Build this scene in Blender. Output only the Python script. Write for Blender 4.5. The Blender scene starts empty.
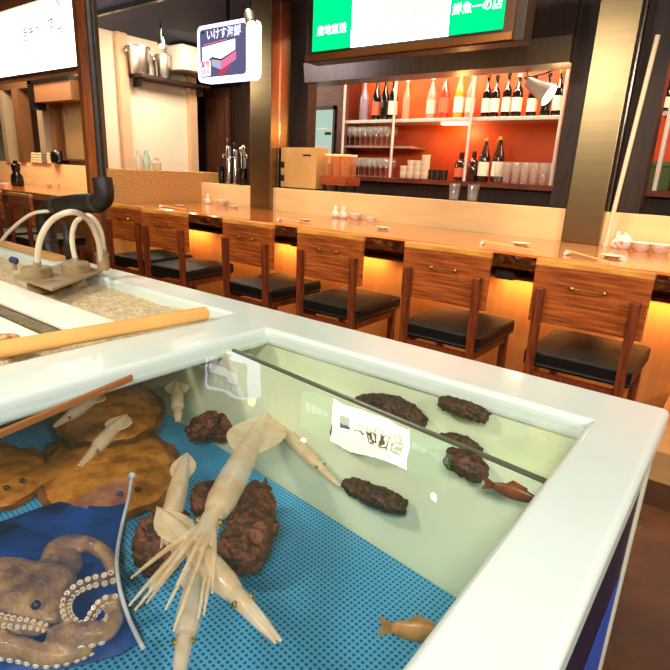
import bpy, bmesh, math, random
from mathutils import Vector, Matrix, noise as mnoise
random.seed(7)
scene = bpy.context.scene
C = scene.collection
PI = math.pi
H = 1.10

# ------------------------------------------------------------------ camera
F_PX, PITCH, ROLL, YAW = 537.0, 0.2923, 0.04775, -0.6449
cyw, syw = math.cos(YAW), math.sin(YAW)
_f0, _r0, _u0 = Vector((syw, cyw, 0)), Vector((cyw, -syw, 0)), Vector((0, 0, 1))
FWD = math.cos(PITCH) * _f0 - math.sin(PITCH) * _u0
_up = math.sin(PITCH) * _f0 + math.cos(PITCH) * _u0
RGT = math.cos(ROLL) * _r0 + math.sin(ROLL) * _up
UPV = -math.sin(ROLL) * _r0 + math.cos(ROLL) * _up
cam_d = bpy.data.cameras.new('camera')
cam_d.sensor_width = 36.0
cam_d.lens = F_PX / 670.0 * 36.0
cam_d.clip_start = 0.02
cam = bpy.data.objects.new('camera', cam_d)
C.objects.link(cam)
mw = Matrix((RGT, UPV, -FWD)).transposed().to_4x4()
mw.translation = Vector((0, 0, H))
cam.matrix_world = mw
scene.camera = cam

def P(x, y, Y=None, X=None, Z=None):
    """measured point: the sight line of a photo pixel met with a plane of known position"""
    d = (x - 335) * RGT - (y - 335) * UPV + F_PX * FWD
    if Y is not None: t = Y / d.y
    elif X is not None: t = X / d.x
    else: t = (Z - H) / d.z
    return Vector((0, 0, H)) + d * t

# ------------------------------------------------------------------ world, light, exposure
w = bpy.data.worlds.new('world'); scene.world = w; w.use_nodes = True
w.node_tree.nodes['Background'].inputs[0].default_value = (1.0, 0.82, 0.62, 1)
w.node_tree.nodes['Background'].inputs[1].default_value = 0.10
vs = scene.view_settings
vs.view_transform = 'Standard'; vs.look = 'None'; vs.gamma = 1.0; vs.use_curve_mapping = False
vs.exposure = 0.15
try:
    scene.cycles.max_bounces = 10; scene.cycles.transparent_max_bounces = 24
    scene.cycles.caustics_reflective = False; scene.cycles.caustics_refractive = False
    scene.cycles.sample_clamp_indirect = 6.0
except Exception: pass

def area(name, loc, target, sx, sy, watts, col):
    l = bpy.data.lights.new(name, 'AREA'); l.shape = 'RECTANGLE'; l.size = sx; l.size_y = sy
    l.energy = watts; l.color = col
    o = bpy.data.objects.new(name, l); C.objects.link(o); o.location = loc
    o.rotation_euler = (Vector(target) - Vector(loc)).to_track_quat('-Z', 'Y').to_euler()
    return o
def spot(name, loc, target, watts, col, ang=1.4, blend=.6, rad=.05):
    l = bpy.data.lights.new(name, 'SPOT'); l.energy = watts; l.color = col; l.spot_size = ang
    l.spot_blend = blend; l.shadow_soft_size = rad
    o = bpy.data.objects.new(name, l); C.objects.link(o); o.location = loc
    o.rotation_euler = (Vector(target) - Vector(loc)).to_track_quat('-Z', 'Y').to_euler()
    return o
def point(name, loc, watts, col, rad=.04):
    l = bpy.data.lights.new(name, 'POINT'); l.energy = watts; l.color = col; l.shadow_soft_size = rad
    o = bpy.data.objects.new(name, l); C.objects.link(o); o.location = loc
    return o
WARM = (1.0, 0.66, 0.34); AMBER = (1.0, 0.50, 0.16); WHITE = (1.0, 0.93, 0.82)
LAMP = (1.0, 0.78, 0.50)
area('tank_ceiling_light', (0.45, -1.05, 2.38), (-0.55, 0.6, 0.4), 0.9, 0.6, 92, WHITE)
area('right_fill_light', (2.3, -0.1, 2.2), (-1.2, 0.5, 0.4), 0.5, 0.5, 70, WHITE)  # added fill light, reaches the flounders under the divider; no fitting there
area('tray_ceiling_light', (-1.9, -0.55, 2.40), (-1.7, 0.6, 0.7), 0.5, 0.5, 64, (1.0, .90, .72))
for k, x in enumerate((-3.6, -2.4, -1.2, 0.0)):
    spot('aisle_spot_light', (x, 1.35, 2.40), (x-.1, 2.3, 0.6), 46, LAMP, 1.6, .8)
for k, x in enumerate((-4.0, -3.0, -2.0, -1.0, 0.0)):
    spot('counter_spot_light', (x, 2.75, 2.38), (x, 3.2, 0.76), 62, LAMP, 1.7, .8)
area('bar_ceiling_light', (-2.2, 4.15, 2.38), (-2.2, 4.6, 1.4), 2.2, 0.25, 58, (1.0, .76, .50))
area('right_bar_ceiling_light', (0.1, 4.15, 2.38), (0.1, 4.6, 1.4), 0.8, 0.25, 26, (1.0, .76, .50))
area('kitchen_ceiling_light', (-5.0, 3.9, 2.40), (-5.3, 4.0, 1.2), 0.5, 0.5, 42, (1.0, .86, .68))
area('far_counter_ceiling_light', (-7.0, 2.9, 2.40), (-7.0, 3.2, 0.8), 2.4, 0.4, 75, LAMP)

# ------------------------------------------------------------------ materials
def lin(c):
    if max(c) > 1.0: c = tuple(v / 255 for v in c)
    return tuple(v / 12.92 if v <= .04045 else ((v + .055) / 1.055) ** 2.4 for v in c) + (1.0,)
MATS = {}
def mat(name, col, rough=.5, metal=0.0, var=0.0, scale=8.0, bump=0.0, bscale=40.0, alpha=1.0, emit=None, estr=0.0,
        coat=0.0, col2=None, stretch=(1, 1, 1), trans=0.0, ior=1.45, spec=.5, detail=4.0):
    if name in MATS: return MATS[name]
    m = bpy.data.materials.new(name); m.use_nodes = True; MATS[name] = m
    nt = m.node_tree; N = nt.nodes; L = nt.links; b = N['Principled BSDF']
    b.inputs['Base Color'].default_value = lin(col)
    b.inputs['Roughness'].default_value = rough; b.inputs['Metallic'].default_value = metal
    b.inputs['Alpha'].default_value = alpha; b.inputs['Coat Weight'].default_value = coat
    b.inputs['Coat Roughness'].default_value = .08
    b.inputs['Transmission Weight'].default_value = trans; b.inputs['IOR'].default_value = ior
    b.inputs['Specular IOR Level'].default_value = spec
    if emit is not None:
        b.inputs['Emission Color'].default_value = lin(emit); b.inputs['Emission Strength'].default_value = estr
    if var > 0 or bump > 0 or col2 is not None:
        tc = N.new('ShaderNodeTexCoord'); mp = N.new('ShaderNodeMapping'); mp.inputs['Scale'].default_value = stretch
        L.new(tc.outputs['Object'], mp.inputs['Vector'])
    if var > 0 or col2 is not None:
        n = N.new('ShaderNodeTexNoise'); n.inputs['Scale'].default_value = scale; n.inputs['Detail'].default_value = detail
        L.new(mp.outputs[0], n.inputs['Vector'])
        r = N.new('ShaderNodeValToRGB'); r.color_ramp.elements[0].position = .36; r.color_ramp.elements[1].position = .64
        if col2 is None:
            a = lin(col)
            r.color_ramp.elements[0].color = tuple(max(0, v * (1 - var)) for v in a[:3]) + (1,)
            r.color_ramp.elements[1].color = tuple(min(1, v * (1 + var)) for v in a[:3]) + (1,)
        else:
            r.color_ramp.elements[0].color = lin(col2); r.color_ramp.elements[1].color = lin(col)
        L.new(n.outputs['Fac'], r.inputs['Fac']); L.new(r.outputs['Color'], b.inputs['Base Color'])
    if bump > 0:
        n2 = N.new('ShaderNodeTexNoise'); n2.inputs['Scale'].default_value = bscale; n2.inputs['Detail'].default_value = 5
        L.new(mp.outputs[0], n2.inputs['Vector'])
        bp = N.new('ShaderNodeBump'); bp.inputs['Strength'].default_value = bump; bp.inputs['Distance'].default_value = .02
        L.new(n2.outputs['Fac'], bp.inputs['Height']); L.new(bp.outputs['Normal'], b.inputs['Normal'])
    return m
def glow(name, col, s):
    if name in MATS: return MATS[name]
    m = bpy.data.materials.new(name); m.use_nodes = True; MATS[name] = m
    N = m.node_tree.nodes; N.remove(N['Principled BSDF'])
    e = N.new('ShaderNodeEmission'); e.inputs[0].default_value = lin(col); e.inputs[1].default_value = s
    m.node_tree.links.new(e.outputs[0], N['Material Output'].inputs[0]); return m
def sheer(name, col, opacity, rough=.4, refl=1.0, ior=1.45, bump=0.0, bscale=6.0, diffuse=True):
    """see-through layer: transparent body + surface reflection (water, thin glass, net)"""
    if name in MATS: return MATS[name]
    m = bpy.data.materials.new(name); m.use_nodes = True; MATS[name] = m
    nt = m.node_tree; N = nt.nodes; L = nt.links; N.remove(N['Principled BSDF'])
    t = N.new('ShaderNodeBsdfTransparent'); d = N.new('ShaderNodeBsdfDiffuse'); d.inputs[0].default_value = lin(col)
    tint = lin(col)
    g = N.new('ShaderNodeBsdfGlossy'); g.inputs['Roughness'].default_value = rough
    mx = N.new('ShaderNodeMixShader'); mx.inputs[0].default_value = opacity
    L.new(t.outputs[0], mx.inputs[1]); L.new(d.outputs[0], mx.inputs[2])
    # Schlick reflectance, the same from both sides of the thin layer
    f0 = ((ior-1)/(ior+1))**2
    lw_ = N.new('ShaderNodeLayerWeight'); lw_.inputs['Blend'].default_value = .5
    pw = N.new('ShaderNodeMath'); pw.operation = 'POWER'; pw.inputs[1].default_value = 5.0; L.new(lw_.outputs['Facing'], pw.inputs[0])
    ma = N.new('ShaderNodeMath'); ma.operation = 'MULTIPLY_ADD'; ma.inputs[1].default_value = (1-f0)*refl; ma.inputs[2].default_value = f0*refl; L.new(pw.outputs[0], ma.inputs[0])
    m2 = N.new('ShaderNodeMixShader'); L.new(ma.outputs[0], m2.inputs[0])
    L.new(mx.outputs[0], m2.inputs[1]); L.new(g.outputs[0], m2.inputs[2])
    if bump > 0:
        tc = N.new('ShaderNodeTexCoord'); n = N.new('ShaderNodeTexNoise'); n.inputs['Scale'].default_value = bscale
        n.inputs['Detail'].default_value = 1.0
        L.new(tc.outputs['Object'], n.inputs['Vector'])
        bp = N.new('ShaderNodeBump'); bp.inputs['Strength'].default_value = bump; bp.inputs['Distance'].default_value = .02
        L.new(n.outputs['Fac'], bp.inputs['Height']); L.new(bp.outputs[0], g.inputs['Normal'])
    L.new(m2.outputs[0], N['Material Output'].inputs[0]); return m

wood_chair = mat('chair_wood', (178, 92, 38), .34, var=.0, col2=(120, 54, 20), scale=5, stretch=(1.2, 4, 16), coat=.3)
wood_lit_top = mat('chair_lit_top_wood', (226, 160, 76), .34, col2=(202, 126, 54), scale=6, stretch=(1.2, 6, 6), coat=.3)  # golden light on the backrest's top edge, put into a paler wood
wood_leg = mat('chair_leg_wood', (128, 58, 26), .4, col2=(84, 34, 14), scale=6, stretch=(14, 14, 1.5), coat=.2)
leather = mat('black_leather', (15, 12, 11), .46, spec=.3, bump=.12, bscale=60)
brass = mat('brass', (186, 138, 70), .28, metal=1)
slab_m = mat('slab_wood', (212, 128, 56), .16, col2=(170, 90, 34), scale=3.2, stretch=(.7, 5, 5), coat=.6)
bark_m = mat('bark', (150, 84, 38), .35, col2=(58, 26, 10), scale=26, bump=.9, bscale=40, coat=.4)
cream = mat('cream_panel', (232, 200, 148), .5, var=.05, scale=3, stretch=(1, 1, 6))
cream_wall = mat('cream_wall', (222, 204, 178), .8, var=.03, scale=2)
under_panel = mat('under_counter_panel', (184, 120, 62), .45, var=.08, scale=4, stretch=(6, 1, .6))
dark_wood = mat('dark_wood', (50, 28, 18), .5, col2=(30, 16, 10), scale=5, stretch=(8, 8, 1))
brown_wood = mat('brown_wood', (104, 60, 36), .5, col2=(70, 38, 22), scale=5, stretch=(10, 10, 1))
red_wood = mat('red_brown_wood', (112, 52, 30), .4, col2=(76, 32, 18), scale=5, stretch=(1, 8, 8))
steel = mat('brushed_steel', (148, 128, 96), .30, metal=1, var=.05, scale=5, stretch=(.4, .4, 9))
steel_hood = mat('hood_steel', (150, 132, 114), .38, metal=1, var=.06, scale=5, stretch=(8, 1, 1))
chrome = mat('chrome', (216, 214, 210), .14, metal=1)
alu = mat('aluminium_shelf', (208, 196, 190), .4, metal=.4)
orange = mat('orange_wall', (220, 94, 38), .45, col2=(200, 64, 24), scale=2.2)
navy = mat('dark_ceiling', (34, 42, 66), .7, var=.1, scale=3)
cork = mat('cork_board', (210, 164, 100), .8, col2=(178, 130, 76), scale=70, detail=8)
floor_m = mat('brown_floor', (80, 42, 24), .4, col2=(48, 24, 14), scale=4, bump=.15, bscale=12)
frp = mat('pale_aqua_fibreglass', (206, 221, 216), .32, var=.015, scale=6, coat=.35)
frp_body = mat('cream_fibreglass', (196, 196, 176), .45, var=.04, scale=6)
mint = mat('mint_tank_wall', (214, 228, 194), .38, var=.05, scale=5)
black_rubber = mat('black_rubber', (34, 28, 24), .5, var=.2, scale=20, bump=.2, bscale=30)
ceramic = mat('white_ceramic', (238, 232, 220), .2, coat=.4)
white_plastic = mat('white_plastic', (240, 238, 230), .35)
black_gloss = mat('black_gloss', (16, 14, 14), .18)
glass = sheer('clear_glass', (235, 235, 230), .08, .06, ior=1.5)
cardboard = mat('cardboard', (204, 160, 98), .75, var=.06, scale=5)

# ------------------------------------------------------------------ mesh builder
class MB:
    def __init__(s): s.b = bmesh.new()
    def box(s, lo, hi):
        x0, y0, z0 = lo; x1, y1, z1 = hi
        v = [s.b.verts.new(p) for p in ((x0,y0,z0),(x1,y0,z0),(x1,y1,z0),(x0,y1,z0),(x0,y0,z1),(x1,y0,z1),(x1,y1,z1),(x0,y1,z1))]
        for f in ((3,2,1,0),(4,5,6,7),(0,1,5,4),(1,2,6,5),(2,3,7,6),(3,0,4,7)): s.b.faces.new([v[i] for i in f])
        return s
    def hull8(s, pts):
        v = [s.b.verts.new(p) for p in pts]
        for f in ((3,2,1,0),(4,5,6,7),(0,1,5,4),(1,2,6,5),(2,3,7,6),(3,0,4,7)): s.b.faces.new([v[i] for i in f])
        return s
    def lathe(s, prof, c=(0,0,0), n=20, cap=True, axis=None):
        """prof: [(r,z)...]"""
        c = Vector(c); q = Matrix.Identity(3)
        if axis is not None: q = Vector((0,0,1)).rotation_difference(Vector(axis)).to_matrix()
        rings = []
        for r, z in prof:
            rings.append([s.b.verts.new(c + q @ Vector((r*math.cos(2*PI*k/n), r*math.sin(2*PI*k/n), z))) for k in range(n)])
        for a, b in zip(rings, rings[1:]):
            for k in range(n): s.b.faces.new((a[k], a[(k+1)%n], b[(k+1)%n], b[k]))
        if cap:
            s.b.faces.new(list(reversed(rings[0]))); s.b.faces.new(rings[-1])
        return s
    def tube(s, pts, r, n=10, cap=True):
        pts = [Vector(p) for p in pts]; m = len(pts)
        rs = r if isinstance(r, (list, tuple)) else [r]*m
        rings = []; up = None
        for i, p in enumerate(pts):
            t = (pts[min(i+1,m-1)] - pts[max(i-1,0)]).normalized()
            if up is None:
                up = t.orthogonal().normalized()
            up = (up - t*up.dot(t)).normalized(); sd = t.cross(up)
            rings.append([s.b.verts.new(p + rs[i]*(math.cos(2*PI*k/n)*up + math.sin(2*PI*k/n)*sd)) for k in range(n)])
        for a, b in zip(rings, rings[1:]):
            for k in range(n): s.b.faces.new((a[k], a[(k+1)%n], b[(k+1)%n], b[k]))
        if cap:
            s.b.faces.new(list(reversed(rings[0]))); s.b.faces.new(rings[-1])
        return s
    def ball(s, c, r, u=14, v=8, rot=None):
        if not isinstance(r, (tuple, list)): r = (r, r, r)
        M = Matrix.Translation(Vector(c)) @ (rot.to_4x4() if rot is not None else Matrix.Identity(4)) @ Matrix.Diagonal((r[0], r[1], r[2], 1))
        bmesh.ops.create_uvsphere(s.b, u_segments=u, v_segments=v, radius=1, matrix=M); return s
    def prism(s, poly, vec):
        a = [s.b.verts.new(Vector(p)) for p in poly]; b = [s.b.verts.new(Vector(p)+Vector(vec)) for p in poly]
        n = len(a); s.b.faces.new(list(reversed(a))); s.b.faces.new(b)
        for k in range(n): s.b.faces.new((a[k], a[(k+1)%n], b[(k+1)%n], b[k]))
        return s
    def build(s, name, m, parent=None, smooth=False, bevel=0, seg=2, loc=None):
        bmesh.ops.recalc_face_normals(s.b, faces=s.b.faces)
        me = bpy.data.meshes.new(name); s.b.to_mesh(me); s.b.free()
        o = bpy.data.objects.new(name, me); C.objects.link(o)
        if m is not None: me.materials.append(m)
        if smooth:
            for p in me.polygons: p.use_smooth = True
            if smooth == 'auto':
                me.set_sharp_from_angle(angle=math.radians(40))
        if bevel:
            md = o.modifiers.new('bevel', 'BEVEL'); md.width = bevel; md.segments = seg; md.limit_method = 'ANGLE'; md.angle_limit = .6
            if seg > 2:
                for p in me.polygons: p.use_smooth = True
                md.harden_normals = True
        if parent is not None: o.parent = parent
        if loc is not None: o.location = loc
        return o
def tag(o, label=None, cat=None, group=None, kind=None):
    if label: o['label'] = label
    if cat: o['category'] = cat
    if group: o['group'] = group
    if kind: o['kind'] = kind
    return o
def thing(name, loc, label, cat, group=None, rz=0):
    o = bpy.data.objects.new(name, None); o.empty_display_size = .05; C.objects.link(o)
    o.location = loc; o.rotation_euler = (0, 0, rz)
    return tag(o, label, cat, group)
def struct(o): o['kind'] = 'structure'; return o
def boxo(name, lo, hi, m, parent=None, bevel=0): return MB().box(lo, hi).build(name, m, parent, bevel=bevel)
def dup(o, parent=None):
    c = o.copy(); C.objects.link(c); c.parent = parent
    for ch in list(o.children): dup(ch, c)
    return c
def text(body, size, m, parent, loc, rot=(PI/2,0,0), name='lettering', sx=1.0, align='CENTER', depth=.001):
    cu = bpy.data.curves.new(name, 'FONT'); cu.body = body; cu.size = size; cu.extrude = depth; cu.resolution_u = 2
    cu.align_x = align; cu.align_y = 'CENTER'; cu.offset = size*.012
    t = bpy.data.objects.new('tmp', cu); C.objects.link(t)
    me = bpy.data.meshes.new_from_object(t.evaluated_get(bpy.context.evaluated_depsgraph_get()))
    bpy.data.objects.remove(t); me.materials.clear(); me.materials.append(m); me.name = name
    o = bpy.data.objects.new(name, me); C.objects.link(o); o.parent = parent; o.location = loc; o.rotation_euler = rot; o.scale = (sx, 1, 1)
    return o
def apply_mods(o):
    dg = bpy.context.evaluated_depsgraph_get(); dg.update()
    me = bpy.data.meshes.new_from_object(o.evaluated_get(dg)); o.modifiers.clear(); o.data = me; return o
def fuse(o, voxel, smooth=4):
    md = o.modifiers.new('r', 'REMESH'); md.mode = 'VOXEL'; md.voxel_size = voxel; md.use_smooth_shade = True
    if smooth:
        sm = o.modifiers.new('s', 'SMOOTH'); sm.factor = .5; sm.iterations = smooth
    return apply_mods(o)

# ------------------------------------------------------------------ the setting
CEIL = 2.45
struct(boxo('floor', (-11, -3, -.1), (3, 7, 0), floor_m))
struct(boxo('ceiling', (-11, -3, CEIL), (3, 7, CEIL+.1), navy))
struct(boxo('wall_right', (3, -3, 0), (3.1, 7, CEIL), cream_wall))
struct(boxo('wall_front', (-11, -3.1, 0), (3, -3, CEIL), cream_wall))
struct(boxo('wall_far_left', (-11.1, -3, 0), (-11, 7, CEIL), cream_wall))
YB = 4.87
struct(boxo('wall_back_orange', (-3.47, YB, 0), (3, YB+.1, CEIL), orange))
struct(boxo('wall_back_brown', (-9, 5.2, 0), (-3.47, 5.3, CEIL), dark_wood))
# kitchen end wall (runs in depth) with pilaster
struct(boxo('wall_kitchen', (-6.05, 3.41, 0), (-5.9, 4.66, CEIL), cream_wall))
struct(boxo('trim_1', (-5.9, 3.62, 0), (-5.84, 3.74, CEIL), mat('pilaster', (206, 166, 128), .7, var=.04)))
struct(boxo('trim_2', (-5.9, 4.55, 0), (-5.83, 4.66, CEIL), mat('pilaster', (206, 166, 128))))
# low upstand behind the counter
struct(boxo('wall_counter', (-4.40, 3.54, 0), (2.4, 3.60, .955), cream, bevel=.004))
# under counter front
# cork partition at the counter's end
tag(boxo('cork_partition', (-4.72, 2.56, 0), (-4.40, 3.78, 1.05), cork, bevel=.006), 'tan cork-faced low partition at the far end of the long counter', 'partition')
# wooden post at the left
pt = thing('wooden_post', (-4.42, 2.44, 0), 'tall brown wooden post between the cork partition and the glowing white signboard', 'post')
boxo('post_board', (-.04, -.035, 0), (.02, .04, CEIL), mat('post_wood', (168, 98, 44), .4, col2=(130, 70, 30), scale=5, stretch=(10,10,1)), pt)
boxo('post_backing', (-.05, .04, 0), (.01, .14, CEIL), mat('post_dark', (92, 70, 46), .5), pt)
hk = MB().tube([(.02,.05,1.93),(.045,.05,1.93),(.05,.05,1.92)], .006).build('hook', chrome, pt)

# ------------------------------------------------------------------ long counter
ct = thing('bar_counter', (-4.38, 2.66, 0), 'long live-edge wooden bar counter with glossy top and rough bark front', 'counter')
def edge_y(x): return .05*mnoise.noise(Vector((x*1.1, 0, 3))) + .018*mnoise.noise(Vector((x*5, 1, 3)))
L0, L1 = 0.0, 6.4
n = 160; me = MB(); rows = []
for i in range(n+1):
    x = L0 + (L1-L0)*i/n; e = edge_y(x)
    rows.append([me.b.verts.new(p) for p in ((x, e, .75), (x, e+.012, .762), (x, .878, .762), (x, .878, .68), (x, e+.07, .675))])
for a, b in zip(rows, rows[1:]):
    for k in range(5): me.b.faces.new((a[k], a[(k+1)%5], b[(k+1)%5], b[k]))
me.b.faces.new(rows[0]); me.b.faces.new(list(reversed(rows[-1])))
me.build('slab', slab_m, ct, smooth='auto')
me = MB(); nb = 520; rows = []
for i in range(nb+1):
    x = L0 + (L1-L0)*i/nb; e = edge_y(x); r = []
    for j in range(9):
        v = j/8; y = e - .004 + .07*v**1.5; z = .752 - .077*v
        d = .020*mnoise.noise(Vector((x*16, v*2.2, 0))) + .012*mnoise.noise(Vector((x*45, v*5, 4)))
        d *= math.sin(PI*min(1, v*1.0+.12))
        r.append(me.b.verts.new((x, y - d - .006, z)))
    rows.append(r)
for a, b in zip(rows, rows[1:]):
    for k in range(8): me.b.faces.new((a[k], a[k+1], b[k+1], b[k]))
me.build('bark_edge', bark_m, ct, smooth=True)
boxo('front_panel', (-.0, .40, 0), (6.4, .46, .68), under_panel, ct)
boxo('under_ledge', (0, .26, .585), (6.4, .40, .605), mat('ledge_wood', (120, 88, 60), .4), ct)
for x in (.62, 1.9, 3.38, 4.6, 5.9):
    boxo('support_block', (x-.05, .14, .60), (x+.05, .40, .675), dark_wood, ct)
for k, x in enumerate((-3.9, -3.3, -2.7, -2.1, -1.5, -.9, -.3, .3)):
    lampo = thing('under_counter_lamp', (x, 3.035, .575), '%s warm tube lamp from the partition under the counter ledge' % ('first','second','third','fourth','fifth','sixth','seventh','eighth')[k], 'lamp', 'lamps under the counter')
    MB().lathe([(.006,-.2),(.008,-.19),(.008,.19),(.006,.2)], axis=(1,0,0), n=10).build('tube', glow('bulb_glow', (255, 190, 100), 6), lampo, smooth=True)
    for sx_ in (-1, 1): boxo('tube_socket', (sx_*.21-.012, -.01, -.01), (sx_*.21+.012, .012, .01), mat('holder', (210, 180, 130), .5), lampo)
    l = area('under_counter_light', (x, 2.995, .565), (x, 3.06, .30), .42, .03, 2.6, AMBER)
# floor step at the right
struct(boxo('trim_3', (-.16, 2.27, 0), (2.4, 3.06, .125), mat('step_wood', (168, 128, 82), .5, var=.06, scale=4, stretch=(1,6,6))))

# ------------------------------------------------------------------ steel columns, lintel, posts
def column(x0, x1, label):
    t = thing('steel_column', ((x0+x1)/2, 3.62, .762), label, 'column')
    hw = (x1-x0)/2
    boxo('column_sleeve', (-hw, -.12, 0), (hw, .12, CEIL-.762), steel, t, bevel=.006)
    boxo('column_seam', (hw-.002, -.02, 0), (hw+.004, -.005, CEIL-.762), chrome, t)
    return t
column(-3.67, -3.42, 'brushed steel column beside the small lit picture sign')
column(-.93, -.715, 'brushed steel column right of the bottle shelves')
struct(boxo('trim_4', (-3.50, 3.82, .0), (-3.29, 3.94, CEIL), dark_wood))
struct(boxo('trim_5', (-1.07, 3.64, .955), (-.93, 3.76, CEIL), dark_wood))
struct(boxo('trim_6', (-.712, 3.66, .955), (-.56, 3.78, CEIL), dark_wood))
lt = thing('serving_hood', (-2.2, 3.7, 1.79), 'steel and dark wood hood over the bar opening', 'hood')
boxo('hood_face', (-.93, -.10, .14), (1.13, .10, .66), dark_wood, lt)
MB().hull8([(-.93,-.11,0),(1.13,-.11,0),(1.13,.10,0),(-.93,.10,0),(-.93,-.13,.14),(1.13,-.13,.14),(1.13,.10,.14),(-.93,.10,.14)]).build('steel_lip', steel_hood, lt)
boxo('lintel_beam', (1.5, -.06, .35), (2.9, .10, .66), dark_wood, lt)
# leaning white pipe
a = P(605, 246, Y=3.45); a.z = .764; b = P(658, 35, Y=3.42)
MB().tube([a, b], .012, 12).build('leaning_pipe', mat('pipe_cream', (232, 216, 186), .4), None, smooth='auto')
tag(bpy.data.objects['leaning_pipe'], 'slim white pipe leaning beside the right steel column', 'pipe')

# ------------------------------------------------------------------ glowing signs
GK = .868
def gbox(n_, lo, hi, m, p, bevel=0): return boxo(n_, tuple(v*GK for v in lo), tuple(v*GK for v in hi), m, p, bevel)
def gtext(b_, size, m, p, loc, sx=1.0): return text(b_, size*GK, m, p, tuple(v*GK for v in loc), sx=sx)
gs = thing('hanging_sign', (-1.871, 2.97, 1.795), 'long green and white illuminated sign hanging over the bar', 'sign')
gbox('sign_case', (-.80, -.02, -.01), (.86, .12, .40), mat('sign_case', (40, 28, 22), .4), gs, bevel=.004)
gbox('lower_rail', (-.79, -.05, -.005), (.80, -.0205, .035), mat('rail_copper', (150, 96, 52), .3, metal=.8), gs)
gbox('end_rail', (.735, -.035, .035), (.80, -.0205, .40), mat('rail_dark', (84, 60, 44), .3, metal=.6), gs)
gl, wl = glow('sign_green', (0, 186, 108), 1.9), glow('sign_white', (255, 246, 224), 13.0)
gbox('green_panel', (-.735, -.032, .06), (-.379, -.0205, .40), gl, gs)
gbox('white_panel', (-.379, -.032, .06), (.377, -.0205, .40), wl, gs)
gbox('green_panel', (.377, -.032, .06), (.735, -.0205, .40), gl, gs)
for x in (-.6, .6): boxo('hanger_rod', (x-.012, .03, .347), (x+.012, .055, CEIL-1.795), black_gloss, gs)
wt = glow('sign_letter_white', (240, 255, 244), 2.4)
dk = glow('sign_letter_dark', (255, 244, 190), 1.15)
gtext('産地直送', .068, wt, gs, (-.557, -.034, .185))
gtext('鮮魚一の店', .068, wt, gs, (.556, -.034, .195), sx=.95)
gbox('logo_block', (-.30, -.0345, .15), (-.20, -.0325, .29), glow('logo_blue', (190, 196, 255), 1.9), gs)
gtext('活魚料理', .13, dk, gs, (.09, -.034, .215), sx=.95)

for x, lb in ((-2.44, 'small lamp above the left end of the green sign'), (-1.30, 'small lamp above the right end of the green sign')):
    t = thing('sign_lamp', (x, 2.91, 2.24), lb, 'lamp', 'lamps above the green sign')
    MB().ball((0,0,0), .022).build('bulb', glow('sign_bulb', (255, 220, 160), 40), t, smooth=True); MB().tube([(0,0,.02),(0,.02,.05),(0,.10,.07)], .008).build('lamp_arm', brass, t, smooth=True)
ss = thing('picture_sign', (-3.30, 2.89, 1.713), 'small rounded square lit sign picturing a fish tank stall', 'sign')
def rr(x0, x1, z0, z1, r, y, n=6):
    out = []
    for cx, cz, a0 in ((x1-r, z0+r, -PI/2), (x1-r, z1-r, 0), (x0+r, z1-r, PI/2), (x0+r, z0+r, PI)):
        for k in range(n+1):
            t = a0 + PI/2*k/n; out.append((cx+r*math.cos(t), y, cz+r*math.sin(t)))
    return out
MB().prism(rr(-.335, .335, 0, .435, .05, 0), (0, .10, 0)).build('light_box', glow('box_white', (214, 220, 255), 2.6), ss)
gry = glow('print_grey', (112, 108, 150), .75); pnk = glow('print_pink', (226, 120, 160), 1.1); wht = glow('print_white', (250, 248, 255), 1.8); rd = glow('print_red', (214, 60, 70), 1.0)
dgr = glow('print_dark', (70, 70, 92), .6)
MB().prism(rr(-.30, .265, .035, .405, .03, -.002), (0, .0015, 0)).build('picture', gry, ss)
MB().prism([(-.27,-.004,.145),(-.27,-.004,.27),(.14,-.004,.30),(.14,-.004,.22),(-.03,-.004,.165),(-.14,-.004,.19)], (0,.0015,0)).build('picture_table_top', wht, ss)
MB().prism([(-.16,-.0045,.175),(-.03,-.0045,.155),(.16,-.0045,.215),(.16,-.0045,.225),(-.03,-.0045,.167),(-.16,-.0045,.187)], (0,.0015,0)).build('picture_table_edge', dgr, ss)
MB().prism([(-.03,-.004,.085),(.15,-.004,.15),(.15,-.004,.213),(-.03,-.004,.153)], (0,.0015,0)).build('picture_front_band', pnk, ss)
MB().prism([(-.15,-.004,.12),(-.035,-.004,.085),(-.035,-.004,.153),(-.15,-.004,.172)], (0,.0015,0)).build('picture_side_band', glow('print_lilac', (190,180,210), 1.0), ss)
MB().prism([(-.08,-.004,.045),(.0,-.004,.05),(.10,-.004,.12),(-.03,-.004,.08)], (0,.0015,0)).build('picture_red_leg', rd, ss)
MB().prism([(-.25,-.005,.283),(.04,-.005,.302),(.04,-.005,.308),(-.25,-.005,.290)], (0,.0015,0)).build('picture_red_line', pnk, ss)
MB().prism(rr(-.285, -.165, .045, .165, .015, -.005), (0,.0015,0)).build('stamp', wht, ss)
text('鮮魚', .056, rd, ss, (-.225, -.006, .135)); text('活貝', .056, rd, ss, (-.225, -.006, .075))
text('いけす海鮮', .085, glow('print_text', (232, 232, 255), 1.5), ss, (.0, -.004, .352))
boxo('print_mark', (-.285, -.0045, .375), (-.235, -.003, .388), dgr, ss)
ss.scale = (.876, .876, .876)
boxo('hanger', (-.01, .04, .435), (.01, .06, (CEIL-1.713)/.876), black_gloss, ss)

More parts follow.
